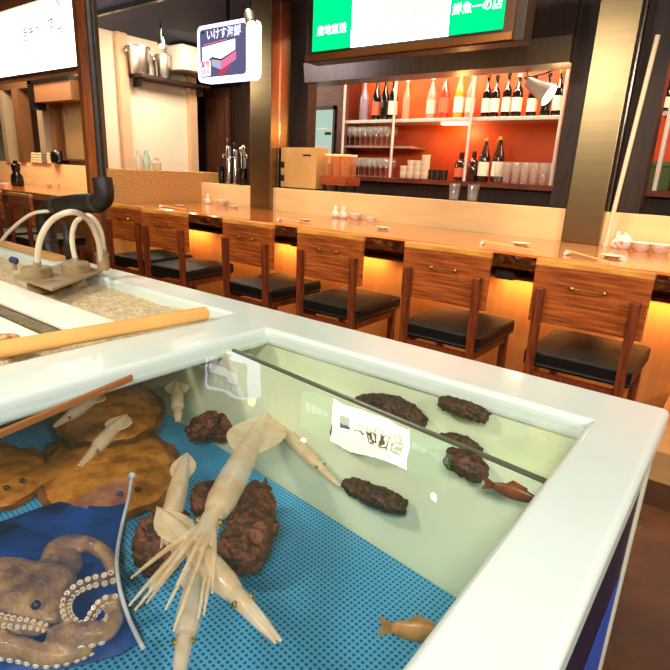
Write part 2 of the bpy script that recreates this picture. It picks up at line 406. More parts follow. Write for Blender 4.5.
s2 = thing('signboard', (-5.34, 2.5, 1.84), 'big glowing white signboard with faint pink writing at the upper left', 'sign')
boxo('light_panel', (-1.5, 0, .0), (.85, .1, .53), glow('signboard_white', (255, 244, 222), 5.0), s2)
boxo('top_board', (-1.5, -.02, .53), (.85, .12, .61), mat('sign_board_wood', (170, 100, 50), .5), s2)
boxo('bottom_board', (-1.5, 0, -.035), (.85, .1, -.001), mat('sign_bottom', (100, 72, 44), .5), s2)
pk = glow('sign_pink', (232, 140, 150), .5)
text('すし', .13, pk, s2, (.42, -.002, .33)); text('活きの', .12, pk, s2, (-.02, -.002, .30)); text('いい', .11, pk, s2, (-.42, -.002, .28)); text('魚', .09, pk, s2, (.50, -.002, .47))

# ------------------------------------------------------------------ back bar
bb = thing('back_bar', (-2.3, 4.65, 0), 'red-brown back bar counter with bottle shelves against the orange wall', 'shelving')
boxo('bar_top', (-1.30, -.2, 1.045), (3.6, .215, 1.085), red_wood, bb)
boxo('bar_body', (-1.25, -.12, 0), (3.6, .215, 1.045), dark_wood, bb)
boxo('shelf', (-1.14, -.10, 1.575), (.98, .20, 1.605), alu, bb, bevel=.003)
boxo('shelf', (-1.14, -.09, 1.352), (-.36, .20, 1.37), mat('thin_shelf', (150, 120, 110), .4), bb)
boxo('shelf', (1.62, -.10, 1.585), (3.4, .20, 1.615), alu, bb, bevel=.003)
for x in (-1.13, -.55, .21, .95): MB().tube([(x, -.115, 1.085), (x, -.115, 2.05)], .0135, 10).build('upright', alu, bb, smooth='auto')
for x in (1.675, 2.6): MB().tube([(x, -.115, 1.085), (x, -.115, 2.05)], .016, 10).build('upright', alu, bb, smooth='auto')
boxo('shelf_lamp', (-.10, -.04, 1.556), (.15, .02, 1.574), glow('shelf_lamp_glow', (255, 190, 90), 10), bb)
point('shelf_lamp_light', (-2.27, 4.68, 1.52), 5, AMBER, .04)
boxo('side_cabinet_panel', (-1.27, .0, 0), (-1.17, .215, 2.0), red_wood, bb)

def bottle(x, y, z, h, r, glassm, labelm, label, kind='wine', capm=None, group='bottles on the back bar'):
    t = thing('bottle', (x, y, z), label, 'bottle', group)
    if kind == 'wine': pr = [(r*.9,0),(r,.01),(r,h*.58),(r*.85,h*.66),(r*.38,h*.74),(r*.36,h*.94),(r*.42,h*.945),(r*.42,h)]
    elif kind == 'sake': pr = [(r*.9,0),(r,.01),(r,h*.52),(r*.92,h*.60),(r*.55,h*.74),(r*.34,h*.86),(r*.30,h*.95),(r*.34,h*.955),(r*.34,h)]
    else: pr = [(r*.9,0),(r,.01),(r,h*.62),(r*.8,h*.70),(r*.45,h*.76),(r*.45,h)]
    MB().lathe(pr, n=16).build('glass_body', glassm, t, smooth='auto')
    if labelm is not None: MB().lathe([(r*1.012, h*.14), (r*1.012, h*.46)], n=16, cap=False).build('paper_label', labelm, t, smooth=True)
    if capm is not None: MB().lathe([(r*.47,h*.93),(r*.47,h*1.004),(r*.1,h*1.006)], n=12).build('cap', capm, t, smooth='auto')
    return t
dkg = mat('dark_bottle_glass', (18, 14, 12), .08, coat=.6)
brg = mat('brown_bottle_glass', (52, 24, 12), .1, coat=.6)
ltg = mat('pale_bottle_glass', (196, 150, 130), .1, coat=.6, alpha=.8)
lav = mat('lavender_bottle_glass', (140, 124, 150), .12, coat=.6)
yel = mat('amber_bottle_glass', (206, 150, 60), .12, coat=.6)
redg = mat('red_bottle_glass', (176, 60, 36), .12, coat=.6)
lw = mat('label_white', (236, 224, 204), .6); lr = mat('label_red', (206, 96, 70), .6); lg = mat('label_grey', (190, 186, 180), .6)
goldc = mat('gold_cap', (196, 150, 70), .3, metal=.8); redc = mat('red_cap', (150, 40, 26), .4); blk = mat('black_cap', (20,18,18), .4)
ZS = 1.605
def bx(px, Y=4.66): return P(px, 110, Y=Y).x
row = [(364, .36, .046, lav, None, 'sake', lw, 'lavender tinted bottle at the left end of the upper bottle shelf'),
 (375, .37, .045, dkg, lr, 'sake', blk, 'dark sake bottle with a reddish label near the left end of the upper shelf'),
 (384.5, .37, .042, dkg, None, 'sake', blk, 'plain dark sake bottle between two labelled ones on the upper shelf'),
 (391.5, .37, .045, dkg, lw, 'sake', blk, 'dark sake bottle with a pale label left of the second upright'),
 (406, .35, .036, ltg, None, 'sake', lw, 'pale empty-looking bottle just right of the second upright'),
 (430, .36, .046, ltg, lg, 'sake', lw, 'clear bottle with a grey label beside the red-capped bottle'),
 (443.5, .385, .046, redg, lr, 'sake', redc, 'red-brown bottle with a red cap on the upper shelf'),
 (457.5, .39, .046, yel, lw, 'sake', goldc, 'amber yellow bottle with a white label on the upper shelf'),
 (469.5, .36, .040, ltg, lg, 'sake', lw, 'pale pinkish bottle touching the middle upright'),
 (484.5, .345, .037, dkg, lw, 'wine', redc, 'first dark wine bottle right of the middle upright'),
 (494, .33, .037, dkg, lw, 'wine', blk, 'second dark wine bottle right of the middle upright, set lower'),
 (504.5, .35, .037, dkg, lw, 'wine', blk, 'third dark wine bottle right of the middle upright'),
 (516, .33, .042, dkg, lw, 'wine', lw, 'broad-shouldered dark wine bottle with a white neck left of the clip lamp'),
 (530.5, .31, .040, dkg, lw, 'wine', blk, 'dark wine bottle partly behind the clip lamp'),
 (545, .32, .038, dkg, None, 'wine', blk, 'unlabelled dark wine bottle right of the clip lamp'),
 (555.5, .34, .040, dkg, lw, 'wine', goldc, 'last dark wine bottle at the right end of the upper shelf')]
for k, (px, h, r, g, l, kd, cp, lb) in enumerate(row):
    bottle(bx(px), 4.66 + .02*(k % 2), ZS, h, r, g, l, lb, kd, cp)
ZC = 1.085
for px, h, r, g, l, kd, cp, lb in [
 (460, .24, .05, brg, lr, 'jar', blk, 'squat brown bottle left of the middle upright on the bar top'),
 (472.5, .25, .045, brg, None, 'jar', blk, 'squat dark brown bottle behind the middle upright on the bar top'),
 (483, .36, .048, brg, lw, 'sake', goldc, 'dark sake bottle with a white label, left of the pair on the bar top'),
 (497, .37, .05, brg, lw, 'sake', goldc, 'dark sake bottle with a white label, right of the pair on the bar top'),
 (490, .36, .04, brg, None, 'sake', goldc, 'dark sake bottle behind the labelled pair on the bar top')]:
    bottle(P(px, 172, Y=4.62).x, 4.62 if l is not None or kd == 'jar' else 4.74, ZC, h, r, g, l, lb, kd, cp)
# stemware
ORD = ['first', 'second', 'third', 'fourth', 'fifth', 'sixth', 'seventh', 'eighth', 'ninth']
def wine_glass():
    t = thing('wine_glass', (0,0,0), 'clear stemmed glass in the lower rows of the left shelf bay', 'glass', 'stemmed glasses in the left bay')
    MB().lathe([(.030,0),(.030,.003),(.004,.008),(.004,.075),(.012,.082),(.033,.11),(.036,.14),(.030,.175),(.028,.175),(.033,.14),(.030,.112),(.01,.088),(.001,.086)], n=14).build('glass_bowl_and_stem', glass, t, smooth='auto')
    return t
wg = wine_glass(); first = True
for z, xs in ((1.37, [-3.38+.062*k for k in range(8)]), (ZC, [-3.38+.064*k for k in range(8)])):
    for k, x in enumerate(xs):
        for y in (4.585, 4.68):
            o = wg if first else dup(wg); first = False
            o['label'] = '%s stemmed glass from the left, %s row, %s' % (ORD[k], 'front' if y < 4.6 else 'rear', 'on the thin shelf' if z > 1.2 else 'on the bar top under the thin shelf')
            o.location = (x + (.02 if y > 4.6 else 0), y, z)
# tumblers at the right of the bar top
def tumbler(name, h, r0, r1, label, cat, grp):
    t = thing(name, (0,0,0), label, cat, grp)
    MB().lathe([(r0*.9,0),(r0,.003),(r1,h),(r1*.95,h),(r0*.93,.012),(.001,.012)], n=14).build('glass_wall', glass, t, smooth='auto')
    return t
tb = tumbler('tall_glass', .17, .028, .036, 'tall clear tumbler in the group at the right end of the bar top', 'glass', 'tumblers at the right end of the bar top'); first = True
for k in range(7):
    for y in (4.56, 4.66):
        o = tb if first else dup(tb); first = False
        o['label'] = '%s tall tumbler from the left, %s row, right end of the bar top' % (ORD[k], 'front' if y < 4.6 else 'rear')
        o.location = (-1.80+.075*k + (.03 if y > 4.6 else 0), y, ZC)
# cups
cup = thing('ceramic_cup', (0,0,0), 'white ceramic cup stacked left of the shelf lamp glow', 'cup', 'ceramic cups stacked on the bar top')
MB().lathe([(.030,0),(.036,.01),(.041,.062),(.038,.062),(.033,.012),(.001,.010)], n=16).build('cup_wall', mat('cup_glaze', (226, 206, 178), .35), cup, smooth='auto')
first = True
for st_, (px, nst) in enumerate(((404, 2), (411, 3), (418, 3), (425, 4))):
    for k in range(nst):
        o = cup if first else dup(cup); first = False
        o['label'] = 'cream ceramic cup, %s from the bottom of the %s cup stack from the left' % (ORD[k], ORD[st_])
        o.location = (P(px, 172, Y=4.58).x, 4.58, ZC + .05*k)
for px, wh in ((432, 'left'), (438, 'middle'), (444, 'right')):
    t = thing('dark_cup', (P(px,172,Y=4.6).x, 4.60, ZC), wh + ' one of the small dark cups right of the stacked ceramic cups', 'cup', 'small dark cups on the bar top')
    MB().lathe([(.028,0),(.034,.005),(.036,.085),(.033,.085),(.03,.01),(.001,.01)], n=14).build('cup_wall', mat('dark_cup', (40,26,20), .3), t, smooth='auto')
# right bay things
t = thing('green_box', (-.60, 4.66, ZC), 'dark green box on the bar top right of the steel column', 'box')
boxo('box_body', (-.09, -.07, 0), (.05, .07, .17), mat('green_card', (58, 74, 36), .6), t, bevel=.004); boxo('box_lid', (-.093, -.073, .17), (.053, .073, .20), mat('green_lid', (70, 90, 44), .6), t)
for k in range(9):
    t = thing('stacked_bowl', (-.44, 4.60, ZC + .028*k), 'striped bowl, %s from the bottom of the stack right of the green box' % ORD[k], 'bowl', 'stacked bowls at the right edge')
    MB().lathe([(.03,0),(.055,.012),(.066,.034),(.062,.034),(.05,.014),(.001,.008)], n=16).build('bowl_wall', mat('bowl_brown', (120, 66, 34), .4), t, smooth='auto')
    MB().lathe([(.0655,.026),(.0665,.034),(.064,.0345)], n=16, cap=False).build('bowl_rim', mat('bowl_rim', (220, 190, 150), .4), t, smooth=True)
bottle(-.69, 4.66, 1.615, .22, .05, dkg, lw, 'dark squat bottle on the shelf right of the white leaning pipe', 'jar', blk)
bottle(-.56, 4.68, 1.615, .26, .045, brg, None, 'brown bottle at the far right shelf end', 'jar', blk)
# two glasses on the ledge
for px, lb in ((453.5, 'left of two water glasses on the cream ledge below the bottles'), (472, 'right of two water glasses on the cream ledge below the bottles')):
    t = tumbler('water_glass', .115, .032, .042, lb, 'glass', 'water glasses on the ledge'); t.location = (P(px, 200, Y=3.57).x, 3.57, .955)
    MB().lathe([(.0295,.014),(.0335,.05)], n=14).build('water_in_glass', sheer('glass_water', (230,240,240), .12, .05), t, smooth='auto')
# clip lamp in the bar
t = thing('clip_lamp', (-1.33, 3.9, 1.72), 'white clip-on lamp hanging in front of the wine bottles', 'lamp')
a = P(528, 82, Y=3.9) - t.location; b = P(549, 95, Y=3.9) - t.location
MB().tube([a + Vector((0,0,.0)), a*.4+b*.6, b], [.035, .055, .075], 16).build('lamp_shade', mat('lamp_shade', (226, 214, 196), .3), t, smooth='auto')
d = (b-a).normalized(); MB().lathe([(.066,0),(.066,.006)], c=b, axis=d, n=16).build('lamp_face', glow('lamp_face', (255, 226, 180), 5), t)
MB().tube([a, a+Vector((-.03,0,.03)), (a.x+.1, 0, .07), (.27, -.1, .13), (.38,-.15,.30)], .006).build('cable', black_gloss, t, smooth=True)
MB().tube([a, (a.x, -.02, a.z+.02), (a.x, -.1, .12)], .01).build('clip_arm', chrome, t, smooth=True)
point('clip_lamp_light', (-1.18, 3.86, 1.60), 3, WARM, .04)

# wooden box and crate at the left end of the ledge
t = thing('cardboard_box', (-3.195, 3.67, .955), 'open cardboard box standing on the ledge beside the left column', 'box')
boxo('box_side', (-.20, -.06, .0), (.20, -.05, .34), cardboard, t); boxo('box_side', (-.20, .09, 0), (.20, .10, .34), cardboard, t)
boxo('box_end', (-.20, -.05, 0), (-.19, .09, .34), cardboard, t); boxo('box_end', (.19, -.05, 0), (.20, .09, .34), cardboard, t)
boxo('box_bottom', (-.20, -.06, -.0), (.20, .10, .01), cardboard, t); boxo('handle_slot', (.05,-.0615,.27), (.14,-.060,.285), dark_wood, t)
for z in (.06, .17): boxo('box_clip', (-.205,-.063,z), (-.16,-.0605,z+.05), dark_wood, t)
struct(boxo('trim_7', (-3.41, 3.60, .90), (-2.66, 3.86, .954), dark_wood))
t = thing('glass_crate', (-2.83, 3.73, .955), 'orange crate full of clear glasses beside the cardboard box', 'crate')
orc = mat('orange_crate', (150, 70, 36), .45)
boxo('crate_base', (-.13,-.10,.05), (.13,.10,.07), orc, t)
for s in (-1, 1):
    boxo('crate_wall', (-.13, s*.10-.005, .07), (.13, s*.10+.005, .12), orc, t); boxo('crate_wall', (s*.13-.005,-.10,.07), (s*.13+.005,.10,.12), orc, t)
    for s2_ in (-1,1): MB().tube([(s*.10, s2_*.08, 0), (s*.10, s2_*.08, .05)], .012).build('crate_foot', black_gloss, t)
tb2 = tumbler('crate_glass', .22, .034, .042, 'clear glass standing in the orange crate', 'glass', 'glasses in the orange crate'); first = True
tg = tb2.children[0]; tg.data.materials[0] = sheer('orange_lit_glass', (240, 150, 90), .22, .06, ior=1.5)  # orange light on the clear glasses is put into their tint
MB().lathe([(.041,.205),(.043,.224),(.038,.224)], n=14, cap=False).build('glass_rim', mat('glass_rim', (248, 214, 150), .3), tb2, smooth=True)
for i in range(3):
    for j in range(2):
        o = tb2 if first else dup(tb2); first = False
        o['label'] = '%s glass of the %s row in the crate beside the cardboard box' % (('left', 'middle', 'right')[i], ('front', 'rear')[j])
        o.location = (-2.913+.083*i, 3.685+.09*j, 1.026)
# behind: fridge with glass door and pale band
t = thing('glass_door_fridge', (-4.1, 5.0, 0), 'pale green lit fridge with a glass door behind the cardboard box', 'fridge')
boxo('fridge_body', (-.32, -.05, 0), (.30, .2, 2.0), red_wood, t)
boxo('lit_door', (-.30, -.06, 1.20), (.22, -.051, 1.76), glow('fridge_glow', (196, 226, 206), .75), t)
for z in (1.37, 1.56): boxo('fridge_shelf', (-.30,-.064,z), (.22,-.0605,z+.012), alu, t)
boxo('door_frame', (.22,-.07,1.15), (.25,-.051,1.80), dark_wood, t); boxo('door_frame', (-.32,-.07,1.76), (.25,-.051,1.80), dark_wood, t)
boxo('door_handle', (.12,-.075,1.50), (.20,-.061,1.53), black_gloss, t)

# ------------------------------------------------------------------ kitchen at the left
for k, (x0, x1, lb) in enumerate(((-6.22, -5.74, 'brown wooden kitchen door under the small lit sign'), (-5.66, -5.1, 'darker wooden kitchen door beside the left steel column'))):
    t = thing('door_%d' % (k+1), ((x0+x1)/2, 5.15, 0), lb, 'door'); hw = (x1-x0)/2
    t['kind'] = 'structure'
    m_ = brown_wood if k == 0 else dark_wood
    boxo('door_leaf', (-hw, -.02, 0), (hw, .03, 2.1), m_, t)
    for z0, z1 in ((.1, .95), (1.02, 1.98)):
        boxo('door_panel', (-hw+.07, -.03, z0), (hw-.07, -.018, z1), m_, t, bevel=.006)
    boxo('door_frame', (-hw-.03, -.04, 0), (-hw, .03, 2.14), dark_wood, t); boxo('door_frame', (hw, -.04, 0), (hw+.03, .03, 2.14), dark_wood, t)
t = thing('wall_shelf', (-5.9, 4.2, 2.03), 'dark wall shelf carrying two steel stock pots', 'shelf')
boxo('shelf_board', (0, -.43, -.012), (.26, .52, .018), dark_wood, t)
for y in (-.38, .45): boxo('bracket', (0, y, -.10), (.18, y+.02, -.012), dark_wood, t)
for px0, r, h, lb in (((140, 75), .118, .27, 'wide steel stock pot on the high wall shelf, nearest the post'), ((164, 79), .095, .24, 'narrower steel stock pot on the high wall shelf, nearer the lit sign')):
    q = P(*px0, X=-5.77)
    t = thing('stock_pot', (-5.77, q.y, 2.048), lb, 'pot', 'stock pots on the wall shelf')
    MB().lathe([(r*.8,0),(r*.86,.01),(r,h),(r*1.05,h+.004),(r*1.05,h+.012),(r*.96,h+.012),(r*.82,.015),(.001,.012)], n=26).build('pot_wall', mat('pot_steel', (206, 196, 184), .3, metal=1), t, smooth='auto')
    for s in (-1, 1): MB().tube([(0, s*r*.98, h*.78), (0.0, s*(r*.98+.035), h*.80), (0, s*(r*.98+.035), h*.92), (0, s*r, h*.93)], .007).build('pot_handle', chrome, t, smooth=True)
t = thing('air_conditioner', (-5.62, 4.62, 2.15), 'cream wall air conditioner partly behind the small lit sign', 'air conditioner')
boxo('unit_case', (-.2, -.40, 0), (.10, .42, .27), mat('ac_cream', (216, 204, 186), .5), t, bevel=.02)
boxo('air_flap', (.09, -.36, .01), (.108, .38, .06), mat('ac_flap', (190, 178, 160), .5), t)
# jugs on the partition
for px, h, r, m_, lb in ((139, .16, .03, mat('jug_a', (216, 206, 190), .3), 'cream jug at the left of the group on the cork partition'), (147, .17, .035, mat('jug_b', (180, 206, 190), .2), 'pale green bottle in the group on the cork partition'), (157, .11, .04, mat('jug_c', (206, 190, 170), .3), 'short beige jar at the right of the group on the cork partition')):
    q = P(px, 170, X=-4.56); t = thing('jug', (-4.56, q.y, 1.05), lb, 'jug', 'jugs on the cork partition')
    MB().lathe([(r*.9,0),(r,.01),(r,h*.6),(r*.5,h*.8),(r*.55,h)], n=16).build('jug_body', m_, t, smooth='auto')
    MB().tube([(0,-r*.4,h*.9),(0,-r*1.4,h*.8),(0,-r*1.4,h*.5),(0,-r*.95,h*.4)], .005).build('jug_handle', m_, t, smooth=True)
# utensil pots left of the column
zt = .955
for px, h, r, m_, lb in ((221.5, .16, .028, black_gloss, 'black utensil cup at the left of the tools by the column'), (243, .15, .04, black_gloss, 'wide black utensil cup holding ladles by the left column')):
    q = P(px, 184, Y=3.57); t = thing('utensil_cup', (q.x, 3.57, zt), lb, 'cup', 'utensil cups by the column')
    MB().lathe([(r*.9,0),(r,.005),(r*1.05,h),(r*.95,h),(r*.9,.01),(.001,.01)], n=16).build('cup_wall', m_, t, smooth='auto')
    if r > .03:
        for k, (dx, dy, hh) in enumerate(((-.02, 0, .34), (.0, .015, .30), (.02, -.01, .36), (.012, .02, .28))):
            la = thing('ladle', (q.x+dx*.6, 3.57+dy*.6, zt+.012), ('leftmost', 'rear', 'tallest', 'shortest')[k] + ' steel ladle in the wide utensil cup by the column', 'ladle', 'ladles in the utensil cup')
            MB().tube([(0,0,0),(dx*.6,dy*.6,hh*.8)], .004, 6).build('ladle_handle', chrome, la); MB().ball((dx*.6,dy*.6,hh*.87), (.022,.012,.03)).build('ladle_bowl', chrome, la, smooth=True)
for px, h, r, lb in ((229, .33, .022, 'tall narrow steel tap column left of the steel column'), (235.5, .30, .02, 'shorter steel tap column beside the ladles')):
    q = P(px, 184, Y=3.57); t = thing('tap_column', (q.x, 3.57, zt), lb, 'tap', 'steel tap columns')
    MB().lathe([(r*1.5,0),(r*1.5,.01),(r,.015),(r,h),(r*.8,h+.01)], n=14).build('tap_body', chrome, t, smooth='auto')
    MB().tube([(0,-r,h*.8),(0,-r-.04,h*.8),(0,-r-.045,h*.7)], .007).build('tap_spout', chrome, t, smooth=True)
    MB().tube([(0,0,h),(0,-.01,h+.08)], [.005,.010]).build('tap_lever', black_gloss, t, smooth=True)
# ceiling track and spotlights
tr = thing('ceiling_track', (-4.3, 3.1, CEIL-.04), 'black lighting track under the dark ceiling', 'track')
boxo('track_rail', (-1.6, -.02, 0), (1.0, .02, .04), black_gloss, tr)
for x in (-1.55, .95): boxo('track_end', (x-.04,-.026,-.006), (x+.04,.026,.04), black_gloss, tr)
for (px, py, ztop, lb) in ((161, 42, CEIL, 'small black ceiling spotlight above the stock pots'), (250, 18, CEIL, 'small black ceiling spotlight in front of the lit picture sign')):
    q = P(px, py, Y=3.62 if px < 200 else 2.80)
    t = thing('spotlight', q, lb, 'lamp', 'ceiling spotlights')
    MB().tube([(0,0,.03),(0,0,CEIL-q.z)], .007).build('stem', black_gloss, t)
    ax = Vector((.5,-.25,-.8)).normalized()
    MB().lathe([(.026,-.055),(.034,-.04),(.037,.05),(.033,.05)], axis=ax, n=16).build('lamp_can', mat('matte_black', (22,20,20), .6), t, smooth='auto')
    MB().lathe([(.030,.0515),(.030,.054)], axis=ax, n=16).build('lamp_lens', glow('spot_lens', (255, 190, 120), 9), t)

# ------------------------------------------------------------------ far bar beyond the post
fb = thing('far_counter', (-7.2, 2.68, 0), 'distant wooden counter beyond the brown post', 'counter')
boxo('counter_top', (-3.6, 0, .69), (2.35, .72, .76), slab_m, fb, bevel=.006); boxo('counter_front', (-3.6, .35, 0), (2.35, .42, .69), under_panel, fb)
struct(boxo('wall_far_bar', (-11, 3.42, 0), (-6.05, 3.52, 1.05), cream))
struct(boxo('trim_8', (-11, 3.42, 1.95), (-6.05, 3.52, CEIL), mat('far_lintel', (92, 62, 40), .5)))
struct(boxo('wall_far_kitchen', (-11, 4.6, 0), (-6.05, 4.7, CEIL), mat('far_wall_tan', (196, 150, 98), .7)))
for k, (a, b) in enumerate(((-8.42,-8.30),(-8.0,-7.84),(-7.36,-7.22),(-7.03,-6.93),(-6.16,-6.05))):
    struct(boxo('trim_%d' % (9+k), (a, 3.40, 1.05), (b, 3.54, 1.95), mat('far_post', (108, 70, 42), .5) if k % 2 else mat('far_post_grey', (150, 130, 108), .5)))
bm_ = thing('dark_beam', (-6.5, 3.30, 1.80), 'brown hanging box with black bracket below the big white signboard', 'fixture')
boxo('beam_box', (-.55, -.05, -.06), (.30, .08, .14), mat('beam_brown', (120, 76, 44), .5), bm_); boxo('bracket', (-.66, -.07, -.14), (-.56, .08, .20), black_gloss, bm_); boxo('bracket_rail', (-.66,-.07,.14), (.30,.08,.19), black_gloss, bm_)
wn = struct(thing('window_1', (-6.5, 3.48, 1.12), 'glazed pass-through window beyond the post', 'window'))
boxo('window_frame', (-.40, -.04, -.02), (.40, .03, .0), brown_wood, wn); boxo('window_frame', (-.40,-.04,.82), (.40,.03,.85), brown_wood, wn)
boxo('window_frame', (-.40,-.04,0), (-.37,.03,.82), brown_wood, wn); boxo('window_frame', (.37,-.04,0), (.40,.03,.82), brown_wood, wn)
boxo('pane', (-.37,-.005,0), (.37,.0,.82), sheer('window_glass', (230, 190, 130), .25, .1, ior=1.6), wn)
for x, y, z, lb in ((-6.75, 4.1, 1.80, 'glowing lamp seen through the far window'), (-6.35, 4.2, 1.86, 'second small lamp seen through the far window')):
    t = thing('pendant_lamp', (x, y, z), lb, 'lamp')
    MB().ball((0,0,0), .06).build('globe', glow('far_globe', (255, 226, 160), 8), t, smooth=True); MB().tube([(0,0,.05),(0,0,CEIL-z)], .005).build('cord', black_gloss, t)
t = thing('folded_cloth_pile', (-7.4, 3.45, 1.05), 'pile of folded white cloths on the far ledge', 'cloth')
for k in range(4): MB().box((-.28+.01*k, -.05, .032*k), (.25-.012*k, .12, .032*k+.03)).build('cloth', mat('cloth_white', (226, 200, 160), .8), t, bevel=.01, seg=3)
t = thing('dark_jar', (-7.0, 3.45, 1.05), 'round black jar beside the folded cloths', 'jar')
MB().lathe([(.07,0),(.10,.02),(.10,.12),(.06,.17),(.04,.18)], n=18).build('jar_body', black_gloss, t, smooth='auto'); MB().ball((0,0,.185), .03).build('jar_knob', black_gloss, t, smooth=True)
q = P(18, 186, Z=.764)
t = thing('sauce_bottle', (q.x, q.y, .76), 'black sauce bottle standing on the far counter', 'bottle')
MB().lathe([(.06,0),(.075,.02),(.07,.12),(.04,.17),(.05,.20),(.055,.26),(.03,.28)], n=18).build('bottle_body', black_gloss, t, smooth='auto'); MB().lathe([(.03,.28),(.025,.31)], n=14).build('stopper', black_gloss, t)
for fk, (px, py, r) in enumerate(((32, 184, .06), (52, 187, .07), (62, 188, .05), (5, 187, .06))):
    q = P(px, py, Z=.764); t = thing('far_dish', (q.x, q.y, .76), ('second white dish from the left on the far counter', 'third white dish from the left on the far counter', 'white dish on the far counter nearest the brown post', 'white dish on the far counter at the left picture edge')[fk], 'dish', 'dishes on the far counter')
    MB().lathe([(r*.6,0),(r,.05),(r*.93,.05),(r*.5,.01),(.001,.01)], n=16).build('dish_wall', ceramic, t, smooth='auto')

# ------------------------------------------------------------------ chairs
def make_chair():
    t = thing('bar_chair', (0,0,0), 'chair', 'chair', 'wooden chairs along the counter')
    # backrest panel: gently curved board
    me = MB(); n = 10; rows = []
    for i in range(n+1):
        u = i/n*2-1; x = .21*u; y = .012*(1-u*u)
        rows.append([me.b.verts.new(p) for p in ((x,y,.555),(x,y+.028,.555),(x,y+.028,.80),(x,y,.80))])
    for a, b in zip(rows, rows[1:]):
        for k in range(4): me.b.faces.new((a[k], a[(k+1)%4], b[(k+1)%4], b[k]))
    me.b.faces.new(rows[0]); me.b.faces.new(list(reversed(rows[-1])))
    bk = me.build('backrest', wood_chair, t, bevel=.004)
    me = MB(); rows = []
    for i in range(n+1):
        u = i/n*2-1; x = .211*u; y = .012*(1-u*u)
        rows.append([me.b.verts.new(p) for p in ((x,y-.003,.783),(x,y+.032,.783),(x,y+.032,.812),(x,y-.003,.812))])
    for a, b in zip(rows, rows[1:]):
        for k in range(4): me.b.faces.new((a[k], a[(k+1)%4], b[(k+1)%4], b[k]))
    me.b.faces.new(rows[0]); me.b.faces.new(list(reversed(rows[-1])))
    me.build('lit_top_edge', wood_lit_top, bk, bevel=.006)  # pale band standing for the lamplit edge of the backrest
    h = MB().tube([(-.058,-.004,.712),(-.058,-.022,.712),(.058,-.022,.712),(.058,-.004,.712)], .0035, 8).build('pull_handle', brass, bk)
    for s in (-1,1): MB().ball((s*.058,-.006,.712), (.010,.006,.010)).build('handle_mount', brass, bk, smooth=True)
    for s in (-1,1):
        MB().hull8([(s*.172-.017,-.005,0),(s*.172+.017,-.005,0),(s*.172+.017,.03,0),(s*.172-.017,.03,0),
                    (s*.172-.017,-.030,.70),(s*.172+.017,-.030,.70),(s*.172+.017,.0,.70),(s*.172-.017,.0,.70)]).build('leg', wood_leg, t, bevel=.003)
        MB().box((s*.175-.017,.40,0),(s*.175+.017,.435,.37)).build('leg', wood_leg, t, bevel=.003)
        MB().box((s*.175-.011,.03,.32),(s*.175+.011,.40,.365)).build('side_rail', wood_leg, t)
    MB().box((-.16,.405,.32),(.16,.428,.365)).build('front_rail', wood_leg, t)
    MB().box((-.155,.0,.30),(.155,.022,.345)).build('rear_rail', wood_leg, t)
    # padded seat
    me = MB(); me.box((-.205,.004,.362),(.205,.46,.432)); bmesh.ops.subdivide_edges(me.b, edges=me.b.edges[:], cuts=5, use_grid_fill=True)
    for v in me.b.verts:
        if v.co.z > .43: v.co.z += .012*(1-(v.co.x/.205)**2)*(1-((v.co.y-.232)/.228)**2)
    me.build('seat', leather, t, bevel=.014, seg=4)
    return t
ch0 = make_chair()
labels = ['nearest wooden chair with black seat, at the right end of the row', 'second chair from the right in the row along the counter',
 'third chair from the right, its bright back in front of the counter middle', 'fourth chair from the right, in line with the left steel column',
 'fifth chair from the right, second from the cork partition', 'farthest chair of the row, next to the cork partition']
for k, (x, y, rz) in enumerate(((-.454,2.20,-.0),(-1.065,2.20,.0),(-1.728,2.20,.03),(-2.34,2.20,-.02),(-3.12,2.19,.10),(-3.64,2.22,.06))):
    o = ch0 if k == 0 else dup(ch0)
    o.location = (x, y, 0); o.rotation_euler = (0,0,rz); o['label'] = labels[k]
for x, lb in ((-5.05, 'far chair beyond the brown post, nearest to it'), (-5.65, 'far chair at the left picture edge beyond the post')):
    o = dup(ch0); o.location = (x, 2.1, 0); o.rotation_euler = (0,0,0); o['label'] = lb; o['group'] = 'chairs at the far counter'

# ------------------------------------------------------------------ table settings on the counter
def on_counter(px, py):
    q = P(px, py, Z=.77)
    return q if q.y < 3.455 else P(px, py, Y=3.455)
def dish(px, py, r, h, label, nst=1):
    q = on_counter(px, py)
    for k in range(nst):
        t = thing('small_dish', (q.x, q.y, .7625 + .016*k), label if nst == 1 else label + (', lower one' if k == 0 else ', upper one'), 'dish', 'white dishes on the counter')
        MB().lathe([(r*.55,0),(r*.6,.004),(r,h),(r*.94,h),(r*.5,.008),(.001,.008)], n=20).build('dish_wall', ceramic, t, smooth='auto')
        MB().lathe([(r*.5,-.001),(r*.52,.004)], n=16, cap=False).build('foot_ring', ceramic, t)
def soy(px, py, label):
    q = on_counter(px, py)
    t = thing('soy_pourer', (q.x, q.y, .7625), label, 'pourer', 'white soy pourers')
    MB().lathe([(.022,0),(.032,.012),(.032,.03),(.018,.05),(.012,.06),(.014,.085),(.004,.095)], n=16).build('pourer_body', ceramic, t, smooth='auto')
    MB().tube([(0,-.028,.03),(0,-.045,.045)], [.008,.004]).build('spout', ceramic, t, smooth=True)
